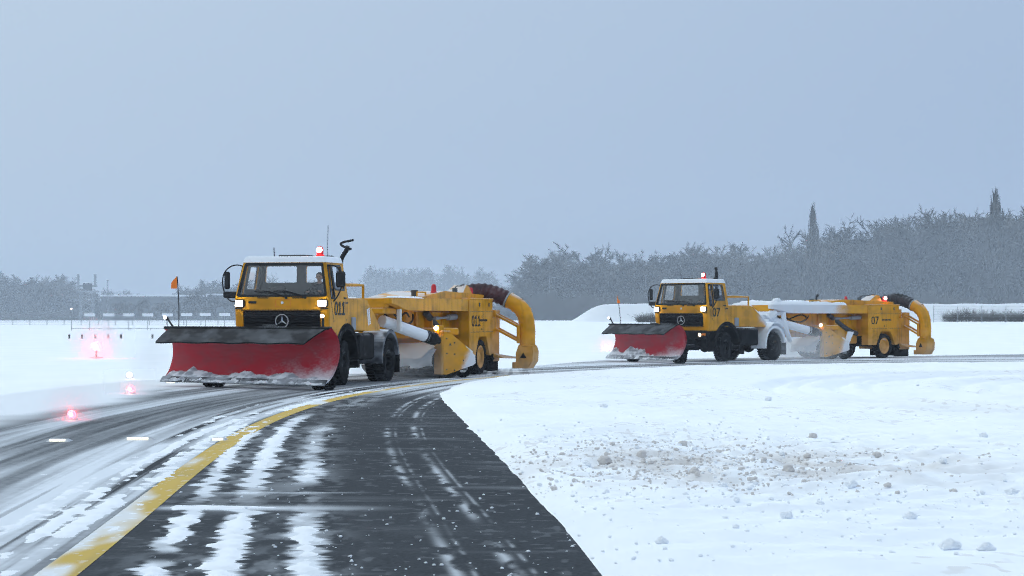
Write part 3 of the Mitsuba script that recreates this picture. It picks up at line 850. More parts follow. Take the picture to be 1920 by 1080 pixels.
    lamp_at(t, 'beacon_bulb', moved(trimesh.creation.icosphere(2, .075), shift(bx + .06, by, 3.40)), 'lens', (12, 5.0, 4.0), under=bc)
    t.part('antenna', rod([.7, -.45, 3.2], [.7, -.47, 3.48], .012, 6), 'black')
    if lead:
        t.part('antenna', rod([.2, .78, 3.2], [.2, .80, 4.05], .007, 6), 'black')
        t.part('air_horn', box(.0, .2, .62, .9, 3.20, 3.28, .03), 'black')
        t.part('exhaust_stack', cat(tube(smooth_path([(-.28, .98, 2.2), (-.28, .98, 2.95), (-.26, 1.02, 3.25), (-.20, 1.14, 3.40), (-.15, 1.2, 3.52)], 6), [.06] * 25, 10), tube([(-.18, 1.15, 3.42), (-.14, 1.30, 3.46)], .03), tube(smooth_path([(-.15, 1.18, 3.48), (-.17, 1.02, 3.60), (-.15, 1.20, 3.65), (-.12, 1.36, 3.68)], 4), .03)), 'black')
    else:
        t.part('exhaust_stack', cat(rod([-.30, .55, 2.2], [-.30, .55, 3.55], .065, 12), rod([-.30, .55, 3.55], [-.30, .55, 3.60], .03), tube([(-.30, .55, 3.60), (-.28, .55, 3.66), (-.24, .55, 3.68)], .06)), 'black')
        t.part('air_horn', moved(trimesh.creation.icosphere(2, .10), shift(.05, .72, 3.23)), 'black')
    # inside: seats, dashboard, wheel
    for s in (-.62, .62):
        t.part('seat', cat(box(.05, .60, s - .26, s + .26, 1.75, 1.98, .06), moved(box(-.08, .08, -.25, .25, 0, .60, .07), shift(.08, s, 1.9) @ trimesh.transformations.rotation_matrix(-.12, [0, 1, 0]))) if s < 0 else cat(box(.05, .60, s - .26, s + .26, 1.75, 1.98, .06), box(.0, .14, s - .25, s + .25, 1.9, 2.62, .06)), 'trim_grey')
    t.part('dashboard', hull([(1.30, -1.0, 2.22), (1.30, 1.0, 2.22), (.98, -1.0, 2.16), (.98, 1.0, 2.16), (1.30, -1.0, 1.75), (1.30, 1.0, 1.75), (1.06, -1.0, 1.75), (1.06, 1.0, 1.75)]), 'trim_grey')
    a = np.linspace(0, 2 * np.pi, 28)
    sw = cat(tube(np.stack([.20 * np.cos(a), .20 * np.sin(a), a * 0], 1), .014, 6, False), rod([-.2, 0, 0], [.2, 0, 0], .012), rod([0, 0, 0], [.18, 0, -.28], .02))
    t.part('steering_wheel', moved(sw, shift(.86, .62, 2.30) @ trimesh.transformations.rotation_matrix(math.radians(-28), [0, 1, 0])), 'black')
    # fenders, wheels, chassis
    for s in (-1, 1):
        y0, y1 = (.72, 1.25) if s > 0 else (-1.25, -.72)
        t.part('fender', cat(half_ring(0, .60, .86, .97, y0, y1, -12, 168, 26), half_ring(0, .60, .80, .90, (1.17 if s > 0 else -1.27), (1.27 if s > 0 else -1.17), -12, 168, 26), box(-1.02, -.84, y0, y1, .42, .62, .01)), 'rubber')
        wheel(t, 0, s * 1.02, .575, .34, .30, s, steer=(8 if not lead else 6))
        k = wheel(t, -3.6, s * .98, .565, .56, .30, s)
        t.part('rear_fender', half_ring(-3.6, .60, .70, .80, (.60 if s > 0 else -1.28), (1.28 if s > 0 else -.60), -8, 172, 26), 'frosted_black' if lead else 'snow')
        if not lead:
            t.part('snow_cap', grid_mesh(np.array([[(-3.6 + (.80 + .13 * math.sin(max(0, math.pi * (q_ - 25) / 130)) * (0.6 + .8 * float(meshkit.noise(np.array([q_ * .06, yy * 4, s * 3.0]), 4)))) * math.cos(math.radians(q_)), s * yy, .60 + (.79 + .13 * math.sin(max(0, math.pi * (q_ - 25) / 130)) * (0.6 + .8 * float(meshkit.noise(np.array([q_ * .06, yy * 4, s * 3.0]), 4)))) * math.sin(math.radians(q_))) for yy in np.linspace(.58, 1.30, 9)] for q_ in np.linspace(25, 155, 24)])), 'plain_snow', smooth=True)
        t.part('mud_flap', box(-4.44, -4.41, s * 1.0 - .28, s * 1.0 + .28, .22, .72, .005), 'rubber' if lead else 'frosted_black')
        tank = t.part('fuel_tank' if s > 0 else 'battery_box', box(-2.42, -1.12, s * .98 - .22, s * .98 + .22, .62, 1.30, .05), 'chassis')
        for xx in (-2.1, -1.45):
            t.part('strap', box(xx - .03, xx + .03, s * .98 - .225, s * .98 + .225, .61, 1.31, .02), 'rubber', under=tank)
        t.part('step', box(-.98, -.70 + .0, s * 1.05 - .18, s * 1.05 + .18, .42, .47, .01), 'chassis')
    t.part('chassis_frame', cat(box(-4.5, 1.2, -.50, -.38, .82, 1.10, .01), box(-4.5, 1.2, .38, .50, .82, 1.10, .01), box(-.12, .12, -.9, .9, .48, .68, .04), box(-3.72, -3.48, -.9, .9, .46, .68, .05), box(-2.9, .7, -.36, .36, .55, 1.3, .05), moved(trimesh.creation.icosphere(2, .27), shift(-3.6, 0, .58)), moved(trimesh.creation.icosphere(2, .22), shift(0, .2, .58))), 'chassis')
    t.part('cab_floor', box(-.05, 1.25, -.62, .62, 1.22, 1.40, .03), 'chassis')
    # equipment box with sloping tail, and the pipe rail round it
    bd = t.part('equipment_box', cat(box(-1.92, -.16, -1.10, 1.10, 1.36, 2.22, .03)), 'yellow')
    for s in (-1, 1):
        t.part('box_rail', cat(tube([(-.20, s * 1.06, 2.56), (-1.86, s * 1.06, 2.56), (-1.86, s * 1.06, 2.20)], .035, 8), rod([-.22, s * 1.06, 2.2], [-.22, s * 1.06, 2.56], .035, 8)), 'yellow', under=bd)
    t.part('box_rail', rod([-1.86, -1.06, 2.56], [-1.86, 1.06, 2.56], .035, 8), 'yellow', under=bd)
    tailp = [(-1.92, 1.36), (-1.92, 2.20), (-2.12, 2.18), (-3.25, 1.50), (-3.25, 1.36)]
    if lead:
        t.part('sloping_tail', prism_y(rounded(tailp, .02), -1.08, 1.08), 'yellow', under=bd)
        t.part('snow_patch', cat(*[moved(box(-.035, .035, -.006, .012, -.22, .22, .005), shift(-2.2 - .12 * k, 1.082, 1.72 + .03 * k) @ trimesh.transformations.rotation_matrix(.28, [0, 1, 0])) for k in range(2)]), 'plain_snow', under=bd)
    else:
        m = prism_y(rounded(tailp, .02), -1.08, 1.08)
        m = m.subdivide().subdivide().subdivide()
        v = np.array(m.vertices)
        slope = (v[:, 2] - 1.36) / np.interp(-v[:, 0], [1.92, 2.12, 3.25], [.84, .82, .14])
        fr = np.clip(np.interp(-v[:, 0], [1.9, 2.3, 3.2], [0, .12, 1.0]) * (0.35 + .8 * slope), 0, 1)
        t.part('sloping_tail', m, 'yellow_frosted', under=bd, uv=np.stack([fr, v[:, 2]], 1), smooth=False)
        sl = snow_cap(-3.25, -2.05, -1.10, 1.10, 0, .10, 3)
        vv = np.array(sl.vertices)
        vv[:, 2] += np.interp(-vv[:, 0], [2.12, 3.25], [2.18, 1.50])
        t.part('snow_cap', trimesh.Trimesh(vv, sl.faces, process=False), 'plain_snow', under=bd, smooth=True)
    t.part('tool_locker', box(-1.05, -.75, .92, 1.14, 1.38, 1.72, .02), 'galvanised')
    t.part('rear_deck', cat(box(-4.3, -2.9, -.55, .55, 1.10, 1.22, .02), lathe_mesh([(.001, 0), (.5, 0), (.5, .08), (.001, .09)], (-3.6, 0, 1.2))), 'chassis')
    plow(t, lead)
    return t


def lathe_mesh(profile, at, n=24):
    m = lathe_y(profile, n)
    v = np.array(m.vertices)
    m = trimesh.Trimesh(np.stack([v[:, 0], -v[:, 2], v[:, 1]], 1) + at, m.faces, process=False)
    return m


def sweeper(lead, alpha, x, y):
    number = '011' if lead else '07'
    Mt = place(alpha, x, y)
    t = Thing('sweeper_trailer', ('yellow sweeper blower trailer numbered 011 with dark red hose, pulled by the nearest truck' if lead else 'yellow sweeper blower trailer numbered 07 with black hose and snow covered front beam'),
              'sweeper trailer', 'sweeper trailers behind the plow trucks', Mt)
    # -- body over the axle with a trapezoid wheel opening
    side = Polygon([(-.97, .56), (1.22, .56), (1.22, 2.25), (-.97, 2.25)]).difference(Polygon([(-.80, .3), (.78, .3), (.62, .62), (.34, 1.14), (-.36, 1.14), (-.66, .62)]))
    body = t.part('body', cat(prism_y(side, .80, 1.15), prism_y(side, -1.15, -.80), box(-1.04, 1.10, -.80, .80, .95, 2.24, .01)), 'yellow')
    for s in (-1, 1):
        t.part('panel_seam', cat(tube([(-1.05, s * 1.151, 1.28), (1.12, s * 1.151, 1.28)], .006, 4), tube([(-1.05, s * 1.151, 1.90), (1.12, s * 1.151, 1.90)], .006, 4), tube([(-.05, s * 1.151, 1.28), (-.05, s * 1.151, 1.9)], .006, 4)), 'trim_grey', under=body)
        wheel(t, 0, s * .96, .52, .30, .34, s, 'yellow')
    t.part('body_number', text_on(number, .31, (1.03, 1.154, 1.46), (-1, 0, 0), (0, 0, 1)), 'black', under=body, label=f'black number {number} on the trailer side', smooth=False)
    t.part('body_lettering', cat(*[box(-.42 + .10 * k, -.34 + .10 * k, 1.148, 1.158, 1.60, 1.67, .004) for k in range(7)], hull([(.02, 1.150, 1.34), (.12, 1.150, 1.34), (.07, 1.150, 1.42), (.07, 1.157, 1.37)])), 'black', under=body)
    for xx, zz in ((-.6, 2.12), (.3, 2.12)):
        t.part('latch', box(xx - .03, xx + .03, 1.145, 1.175, zz - .07, zz + .05, .008), 'trim_grey', under=body)
    t.part('skirt', box(-1.0, 1.08, -.78, .78, .50, .94, .02), 'chassis')
    # -- two long beams reaching forward to the truck, cross beam, and the hood over them
    for s in (-1, 1):
        m = prism_y([(1.12, 1.91), (6.3, 1.91), (7.2, 2.06), (7.55, 2.10), (7.55, 2.24), (7.3, 2.27), (1.12, 2.27)], s * 1.12 - (.24 if s > 0 else 0), s * 1.12 + (0 if s > 0 else .24))
        if lead:
            t.part('main_beam', m, 'yellow')
        else:
            for _ in range(5):
                m = m.subdivide() if len(m.faces) < 3000 else m
            m = m.subdivide_to_size(.25)
            v = np.array(m.vertices)
            fr = np.clip((v[:, 0] - 2.2) / 1.5, 0, 1) * 1.0
            t.part('main_beam', m, 'yellow_frosted', uv=np.stack([fr, v[:, 2]], 1), smooth=False)
        t.part('beam_snow', snow_cap(5.0 if lead else 2.6, 7.5, s * 1.0 - .14, s * 1.0 + .14, 2.27, .05 if lead else .12, 11 + s), 'plain_snow', smooth=True)
    t.part('cross_beam', box(7.15, 7.45, -.88, .88, 1.98, 2.24, .02), 'yellow')
    if not lead:
        t.part('deck_snow', snow_cap(3.6, 7.4, -.9, .9, 2.26, .16, 17), 'plain_snow', smooth=True)
        for xx, yy in ((6.5, .5), (5.6, -.3), (7.0, .9)):
            c = clod(.16, int(xx * 10), 2)
            t.part('snow_heap', moved(c, shift(xx, yy, 2.40)), 'plain_snow', smooth=True)
    t.part('deck', box(1.1, 7.2, -.86, .86, 2.10, 2.25, .01), 'yellow')
    hp = [(-.98, 2.24), (4.6, 2.24), (4.5, 2.30), (2.6, 2.50), (1.2, 2.47), (-.98, 2.42)]
    hood = t.part('hood', prism_y(hp, -.80, .86), 'yellow')
    t.part('hood_edge', box(-1.05, 1.12, -1.16, 1.16, 2.25, 2.31, .02), 'yellow', under=hood)
    t.part('filler_cap', lathe_mesh([(.001, 0), (.09, 0), (.09, .16), (.11, .17), (.11, .22), (.001, .23)], (4.3, .55, 2.28)), 'trim_grey', under=hood)
    t.part('filler_cap', lathe_mesh([(.001, 0), (.08, 0), (.08, .16), (.001, .17)], (1.25, .70, 2.44)), 'trim_grey', under=hood)
    t.part('guard_rail', tube([(4.75, .80, 2.24), (4.75, .80, 2.44), (4.05, .80, 2.44), (4.05, .80, 2.28)], .025, 6), 'yellow', under=hood)
    if lead:
        b = t.part('beacon', lathe_mesh([(.001, 0), (.09, 0), (.09, .06), (.075, .07), (.075, .20), (.05, .26), (.001, .28)], (3.15, .72, 2.42)), 'red_plastic', label='unlit red beacon')
        t.part('beacon_bracket', box(3.05, 3.22, .64, .80, 2.34, 2.46, .01), 'trim_grey', under=b)
    else:
        b = t.part('beacon', lathe_mesh([(.001, 0), (.06, 0), (.06, .16), (.03, .2), (.001, .21)], (2.2, .72, 2.44)), 'red_plastic', label='unlit red beacon')
        t.part('intake_pipe', cat(rod([4.05, .6, 2.3], [4.05, .6, 2.58], .04), rod([4.05, .6, 2.6], [3.95, .62, 2.68], .05)), 'black', under=hood)
    rb = t.part('rear_beacon', lathe_mesh([(.001, 0), (.11, 0), (.11, .05), (.10, .06), (.10, .20), (.06, .24), (.001, .25)], (-.55, .55 if lead else .70, 2.40 if lead else 2.40)), 'red_plastic', label='red rear beacon, lit', **lit(1.2, .03, .04))
    if not lead:
        lamp_at(t, 'beacon_bulb', moved(trimesh.creation.icosphere(2, .07), shift(-.48, .80, 2.57)), 'lens', (9, 3.5, 3.0), under=rb)
    t.part('cable', tube(smooth_path([(1.25, .7, 2.55), (1.0, .66, 2.66), (.5, .62, 2.68), (.1, .58, 2.74), (-.1, .5, 2.70)], 6), .02, 6), 'black', under=hood)
    t.part('valve_block', hull([(.55, .1, 2.44), (-.35, .1, 2.44), (-.35, .7, 2.44), (.55, .7, 2.44), (-.10, .2, 2.72), (-.30, .2, 2.70), (-.10, .6, 2.72), (-.30, .6, 2.68)]), 'yellow', under=hood)
    # -- recessed machinery under the beams
    t.part('inner_casing', cat(box(1.12, 2.75, -.80, .50, .62, 1.90, .03), box(2.75, 4.35, -.80, .30, 1.12, 1.92, .03), box(1.2, 4.5, -1.1, -.85, .9, 1.9, .02)), 'yellow')
    for xx in (1.9, 2.74, 3.6):
        t.part('casing_rib', box(xx - .03, xx + .03, .30, .54 if xx < 2.8 else .36, .75 if xx < 2.8 else 1.15, 1.88, .01), 'yellow')
    t.part('hydraulic_ram', cat(rod([1.2, .70, 1.74], [1.85, .70, 1.72], .085, 12), rod([1.85, .70, 1.72], [2.6, .68, 1.70], .035, 8), rod([2.6, .68, 1.70], [2.9, .66, 1.70], .05)), 'galvanised')
    t.part('air_duct', tube(smooth_path([(3.0, .42, 1.85), (2.4, .50, 1.50), (1.8, .56, 1.20), (1.3, .6, 1.05)], 5), .10, 10), 'trim_grey')
    t.part('hydraulic_hose', tube(smooth_path([(6.4, .7, 1.88), (5.6, .8, 1.55), (5.0, .75, 1.62), (4.6, .62, 1.80)], 6), .03, 6), 'black')
    t.part('hydraulic_hose', tube(smooth_path([(6.6, .5, 1.86), (6.0, .62, 1.66), (5.6, .62, 1.74), (4.6, .5, 1.74)], 6), .03, 6), 'black')
    # -- coupling: legs and turntable over the truck's rear
    white = 'frosted_black' if lead else 'snow'
    for s in (-1, 1):
        t.part('coupling_leg', box(6.72, 6.84, s * 1.04 - .06, s * 1.04 + .06, 1.34, 1.95, .02), 'white_paint' if lead else 'plain_snow')
    t.part('coupling_frame', cat(box(6.5, 7.5, -.85, .85, 1.82, 1.98, .02), box(7.2, 7.5, -.5, .5, 1.32, 1.85, .03), hull([(6.9, -.5, 1.84), (6.9, .5, 1.84), (7.5, -.5, 1.84), (7.5, .5, 1.84), (7.3, -.4, 1.35), (7.3, .4, 1.35), (7.5, .4, 1.35), (7.5, -.4, 1.35)])), 'yellow' if lead else 'snow')
    if not lead:
        t.part('hanging_snow', tube(smooth_path([(6.8, 1.08, 1.95), (6.75, 1.10, 1.5), (6.55, 1.12, 1.0), (6.3, 1.0, .8)], 6), .10, 10), 'plain_snow', smooth=True)
        for k in range(6):
            c = clod(.22, 70 + k, 2)
            t.part('snow_heap', moved(c, shift(6.9 + .14 * k, .9 - .25 * (k % 3), 1.5 + .12 * (k % 4))), 'plain_snow', smooth=True)
    # -- steering tube of the broom
    tb = t.part('broom_arm', tube([(7.0, .62, 1.62), (5.35, 1.32, 1.18)], .165, 20), 'snow' if lead else 'snow')
    t.part('arm_collar', cat(*[moved(tube([(5.45 - .07 * k, 1.28 + .03 * k, 1.205 - .018 * k), (5.41 - .07 * k, 1.297 + .03 * k, 1.195 - .018 * k)], .185 - .01 * (k % 2), 18), np.eye(4)) for k in range(6)], tube([(5.38, 1.31, 1.19), (4.9, 1.52, 1.06)], .10, 12)), 'black', under=tb)
    # -- broom: end plate, hood, bristles; the axis lies across the trailer at a slant
    th = math.radians(38)
    nrm, tan = np.array([math.sin(th), math.cos(th), 0]), np.array([math.cos(th), -math.sin(th), 0])
    c0 = np.array([4.56, 1.80, 0.0])
    B = np.eye(4)
    B[:3, 0], B[:3, 1], B[:3, 2], B[:3, 3] = tan, nrm, [0, 0, 1], c0            # x ahead along the plate, y outward along the axis
    plate = [(.36, .12), (.36, 1.27), (.12, 1.27), (-.22, 1.03), (-.70, .64), (-.72, .42), (-.64, .36), (.26, .10)]
    m = cat(prism_y(plate, -.10, .10)).subdivide_to_size(.08)
    v = np.array(m.vertices)
    fr = np.clip((-.18 - v[:, 0] - .45 * (v[:, 2] - .5)) / .35, 0, 1)
    pl = t.part('broom_plate', m, 'yellow_frosted', uv=np.stack([fr, v[:, 2]], 1), smooth=False, M=B)
    t.part('plate_flange', cat(box(.35, .44, -.30, .10, .10, 1.20, .02), box(.08, .35, -.25, .06, 1.26, 1.34, .02)), 'yellow', under=pl, M=B)
    for px_, pz_ in ((.26, .25), (.26, .7), (.26, 1.12), (.0, .22), (.0, .68), (.0, 1.0), (-.3, .5)):
        t.part('bolt', moved(lathe_y([(.022, 0), (.022, .014), (.001, .018)], 6), shift(px_, .10, pz_)), 'trim_grey', under=pl, M=B)
    t.part('plate_mark', hull([(.09, .100, .92), (.19, .100, .92), (.14, .100, 1.0), (.14, .105, .95)]), 'trim_grey', under=pl, M=B)
    t.part('broom_beam', box(-.35, .45, -1.9, -.2, 1.22, 1.42, .03), 'yellow', M=B)
    lamp_at(t, 'work_lamp', moved(trimesh.creation.icosphere(2, .065), shift(.42, -.20, 1.42)), 'lens', (7, 5.0, 3.4) if lead else (5, 3.2, 2.4), M=B)
    t.part('lamp_bracket', box(.20, .37, -.26, -.12, 1.2, 1.50, .01), 'yellow', M=B)
    # hood: a curved sheet above and ahead of the bristles, snow laden
    P = []
    for yy in np.linspace(-4.6, -.12, 80):
        row = []
        for k in range(16):
            a = math.radians(-8 + 150 * k / 15)
            n_ = float(meshkit.fbm(np.array([yy * 2.2, k * .35, 3.0 + lead]), 3, 9))
            r = .56 + .10 * (n_ - .4) + (.09 * math.sin(5.5 * yy + 2 * n_) if k == 0 else 0)
            row.append((.06 + r * math.cos(a), yy, .42 + r * math.sin(a) * .95 - (.13 * n_ if k == 0 else 0)))
        P.append(row)
    t.part('broom_hood', grid_mesh(np.array(P)), 'snow', smooth=True, M=B, label='broom hood buried in snow')
    P = []
    for yy in np.linspace(-3.9, -.20, 60):
        row = []
        for k in range(10):
            n_ = float(meshkit.fbm(np.array([yy * 1.7, k * .4, 7.0 + lead]), 3, 19))
            row.append((.30 + .07 * k, yy, .98 - .035 * k + .10 * (n_ - .5) - .10 * (k / 9) ** 3))
        P.append(row)
    t.part('hood_snow', grid_mesh(np.array(P)), 'plain_snow', smooth=True, M=B)
    br = t.part('broom', moved(lathe_y([(.10, -4.5), (.40, -4.5), (.40, -.12), (.10, -.12)], 36), shift(0, 0, .41)), 'chassis', M=B)
    for k in range(14):
        y0 = -4.45 + .31 * k
        t.part('bristle_ring', moved(lathe_y([(.385, y0), (.43, y0 + .06), (.43, y0 + .12), (.385, y0 + .20)], 36), shift(0, 0, .43)), 'rubber', under=br, M=B)
    wk = t.part('caster_wheel', tyre_mesh(.25, .22, .12, 16), 'rubber', M=B @ shift(-.62, -.42, .25, -30))
    t.part('caster_fork', cat(box(-.66, -.58, -.50, -.34, .45, .80, .01), rod([-.62, -.62, .25], [-.62, -.22, .25], .03), box(-.70, -.54, -.30, -.26, .22, .66, .01)), 'galvanised', M=B)
    t.part('caster_arm', cat(tube([(-.05, -.1, .98), (-.35, -.3, .90), (-.62, -.42, .78)], .06, 8), rod([-.45, -.1, .86], [-.70, -.1, .70], .07, 12)), 'white_paint', M=B)
    if not lead:
        t.part('snow_flap', hull([(-.62, -.05, .72), (-.68, -.05, 1.16), (-.95, -.05, 1.14), (-.72, -.12, .55), (-.62, -.15, .9), (-.9, -.12, 1.10)]), 'plain_snow', M=B)
    # -- rear housing with rubber skirts and a loose flap
    rh = t.part('rear_housing', cat(box(-1.80, -1.055, -1.08, 1.10, .36, 1.72, .02), box(-1.40, -1.055, -1.0, 1.0, 1.72, 2.10, .03)), 'yellow')
    t.part('skirt_rubber', cat(box(-1.78, -.75, 1.02, 1.06, .06, .40, .004), box(-1.80, -1.76, -1.0, 1.04, .06, .40, .004)), 'rubber', under=rh)
    t.part('ladder_frame', cat(box(-.92, -.86, .6, 1.2, .3, .60, .01), box(-1.0, -.80, 1.1, 1.2, .42, .48, .01)), 'chassis', under=rh)
    t.part('tail_flap', hull([(-1.7, .9, .50), (-1.7, 1.1, .46), (-1.0, 1.1, .50), (-1.0, 1.16, .62), (-1.75, 1.9, .46), (-1.55, 1.95, .44), (-1.1, 1.5, .46)]) , 'yellow', under=rh)
    # -- blower pipe: flexible hose, elbow, drop, nozzle, and the arms that carry it
    pipe = smooth_path([(-1.60, 1.46, 2.27), (-1.60, 1.74, 2.12), (-1.60, 1.95, 1.90), (-1.60, 2.05, 1.62), (-1.60, 2.08, 1.25), (-1.60, 2.08, .84)], 7)
    bp = t.part('blower_pipe', tube(pipe, .245, 28), 'yellow')
    hs = smooth_path([(-1.0, -.10, 2.30), (-1.30, .22, 2.47), (-1.50, .62, 2.53), (-1.58, 1.06, 2.44), (-1.60, 1.50, 2.25)], 14)
    rr = .245 + .017 * np.cos(np.arange(len(hs)) * np.pi * 2 / 5) + .03 * np.interp(np.arange(len(hs)), [0, 12, len(hs) - 1], [1, .6, 0])
    t.part('hose', tube(hs, rr, 28), 'hose' if lead else 'hose_black', smooth=50, label='dark red ribbed hose' if lead else 'black ribbed hose')
    for kk in (1, 7, 13, 19, 26):
        p, q_ = pipe[kk], pipe[kk + 1]
        u = (q_ - p) / np.linalg.norm(q_ - p)
        t.part('pipe_collar', tube([p - .02 * u, p + .02 * u], .262, 28), 'yellow', under=bp)
    t.part('pipe_collar', lathe_mesh([(.24, 0), (.275, 0), (.275, .04), (.24, .04)], (-1.6, 2.08, .83), 28), 'yellow', under=bp)
    for kk in (1, len(hs) - 3):
        u = (hs[kk + 1] - hs[kk]) / np.linalg.norm(hs[kk + 1] - hs[kk])
        t.part('hose_clamp', tube([hs[kk] - .025 * u, hs[kk] + .025 * u], rr[kk] + .022, 28), 'galvanised')
    t.part('lifting_eye', moved(tube(np.stack([.05 * np.cos(np.linspace(0, 6.28, 14)), 0 * np.linspace(0, 1, 14), .05 * np.sin(np.linspace(0, 6.28, 14))], 1), .012, 6, False), shift(-1.6, 1.93, 2.27)), 'trim_grey', under=bp)
    nz = t.part('nozzle', hull([(-1.84, 1.86, .84), (-1.36, 1.86, .84), (-1.84, 2.32, .84), (-1.36, 2.32, .84), (-1.9, 1.80, .62), (-1.30, 1.80, .62), (-1.9, 2.36, .66), (-1.30, 2.36, .66), (-1.9, 1.80, .16), (-1.30, 1.80, .16), (-1.9, 2.18, .14), (-1.30, 2.18, .14), (-1.9, 2.34, .36), (-1.3, 2.34, .36)]), 'yellow')
    t.part('nozzle_lip', box(-1.92, -1.28, 1.68, 1.82, .14, .34, .02), 'yellow', under=nz)
    t.part('warning_triangle', hull([(-1.298, 1.93, .46), (-1.298, 2.15, .46), (-1.298, 2.04, .64), (-1.290, 2.04, .52)]), 'black', under=nz, label='dark warning triangle')
    for dx in (-1.42, -1.75):
        for (ya, za), (yb, zb) in (((1.0, 1.86), (1.88, 1.42)), ((1.0, 1.42), (1.88, .98))):
            t.part('support_arm', tube([(dx, ya, za), (dx, yb, zb)], .045, 8), 'yellow')
    t.part('arm_bracket', box(-1.80, -1.36, 1.80, 1.90, .92, 1.50, .02), 'yellow')
    t.part('arm_bracket', box(-1.80, -1.36, 1.0, 1.12, 1.36, 1.96, .02), 'yellow')
    return t


# ------------------------------------------------------------------ drivers
def limb(chain):
    out = []
    for (p, r), (q_, s) in zip(chain[:-1], chain[1:]):
        out.append(m3.Manifold.batch_hull([m3.Manifold.sphere(r, 12).translate(list(map(float, p))), m3.Manifold.sphere(s, 12).translate(list(map(float, q_)))]))
    return out


def fair(parts, edge=.02, it=6):
    m = m3.Manifold.batch_boolean(parts, m3.OpType.Add).refine_to_length(edge)
    m = tri(m)
    m = trimesh.Trimesh(m.vertices, m.faces, process=True)
    trimesh.smoothing.filter_taubin(m, iterations=it)
    return m


def driver(label, M):
    """seated, both hands on the wheel, looking ahead; origin at the seat's top centre, x ahead"""
    t = Thing('person', label, 'person', None, M)
    hips, chest, neck = (0.02, 0, .10), (-.05, 0, .42), (-.03, 0, .57)
    body = limb([((0, 0, .10), .135), ((-.04, 0, .30), .14), ((-.05, 0, .45), .13), ((-.03, 0, .58), .058), ((0, 0, .66), .055)])
    head = [m3.Manifold.batch_hull([m3.Manifold.sphere(.086, 16).translate([.0, 0, .775]), m3.Manifold.sphere(.078, 16).translate([-.03, 0, .76]), m3.Manifold.sphere(.045, 12).translate([.045, 0, .69])])]
    head += limb([((.082, 0, .755), .012), ((.104, 0, .725), .015)])                         # nose
    head += [m3.Manifold.sphere(.022, 8).translate([-.01, s * .088, .74]) for s in (-1, 1)]   # ears
    head += [m3.Manifold.sphere(.012, 8).translate([.080, .0, .690])]
    jacket = limb([((0, 0, .10), .165), ((-.04, 0, .30), .165), ((-.05, 0, .44), .15), ((-.04, 0, .545), .085)])
    jacket += [m3.Manifold.batch_hull([m3.Manifold.sphere(.085, 12).translate([-.05, s * .17, .48]) for s in (-1, 1)] + [m3.Manifold.sphere(.14, 12).translate([-.04, 0, .30])])]
    trousers = []
    for s in (-1, 1):
        sh, el, wr = np.array([-.05, s * .20, .48]), np.array([.14, s * .26, .27]), np.array([.36, s * .17, .36])
        jacket += limb([(sh, .07), (el, .058), (wr, .042)])
        body += limb([(sh, .05), (el, .042), (wr, .03), (wr + [.05, -s * .01, .02], .032)])
        palm = wr + [.06, -s * .01, .02]
        for f_ in range(4):
            a = palm + [.02, (-.025 + .017 * f_), .012 - .004 * abs(f_ - 1)]
            body += limb([(palm + [0, -.02 + .014 * f_, 0], .010), (a + [.025, 0, .008], .009), (a + [.040, 0, -.018], .008), (a + [.018, 0, -.036], .007)])
        body += limb([(palm + [-.01, -s * .028, 0], .012), (palm + [.02, -s * .045, .012], .010), (palm + [.045, -s * .04, .008], .009)])
        hip, kn, an = np.array([.02, s * .09, .09]), np.array([.46, s * .14, .12]), np.array([.56, s * .13, -.30])
        trousers += limb([(hip, .10), (kn, .072), (an, .05)])
        body += limb([(hip, .07), (kn, .055), (an, .04), (an + [.14, 0, -.06], .04)])
    mesh = fair(body + head, .022, 4)
    t.part('body', mesh, 'skin', smooth=True)
    t.part('jacket', fair(jacket, .03, 6), 'jacket', smooth=True)
    t.part('trousers', fair(trousers, .03, 6), 'jacket', smooth=True)
    hair = m3.Manifold.batch_hull([m3.Manifold.sphere(.092, 16).translate([-.012, 0, .788]), m3.Manifold.sphere(.084, 16).translate([-.045, 0, .760])]) - m3.Manifold.cube([.3, .4, .3]).translate([.035, -.2, .50]) - m3.Manifold.cube([.2, .4, .12]).translate([.060, -.2, .72])
    t.part('hair', tri(hair), 'hair', smooth=40)
    for s in (-1, 1):
        t.part('eye', moved(trimesh.creation.icosphere(1, .010), shift(.078, s * .032, .762)), 'hair')
    return t


A1, A2 = (14.0, -5.38, 54.34), (38.0, 7.47, 84.51)
tractor(True, *A1)
tractor(False, *A2)
sweeper(True, 18.0, -1.996, 65.44)
sweeper(False, 46.4, 15.27, 92.60)
driver('driver in dark jacket at the wheel of the nearest plow truck', place(*A1) @ shift(.34, .62, 1.98))
driver('driver behind the wheel of the farther plow truck numbered 07', place(*A2) @ shift(.34, .62, 1.98))


cloud('blown_snow', 'thin cloud of blown powder snow left of the nearest plow', shift(-9.6, 57.0, .65) @ np.diag([.95, 2.0, 1.25, 1]), .30, 3)
cloud('blown_snow', 'thin cloud of powder snow under the broom behind the nearest truck', place(18.0, -1.996, 65.44) @ shift(5.6, .4, .45) @ np.diag([2.2, 2.0, .9, 1]), .35, 4)
cloud('blown_snow', 'cloud of powder snow between the rear wheels and the broom of the farther truck', place(46.4, 15.27, 92.60) @ shift(5.9, 1.2, .55) @ np.diag([2.2, 2.2, 1.2, 1]), .8, 5)
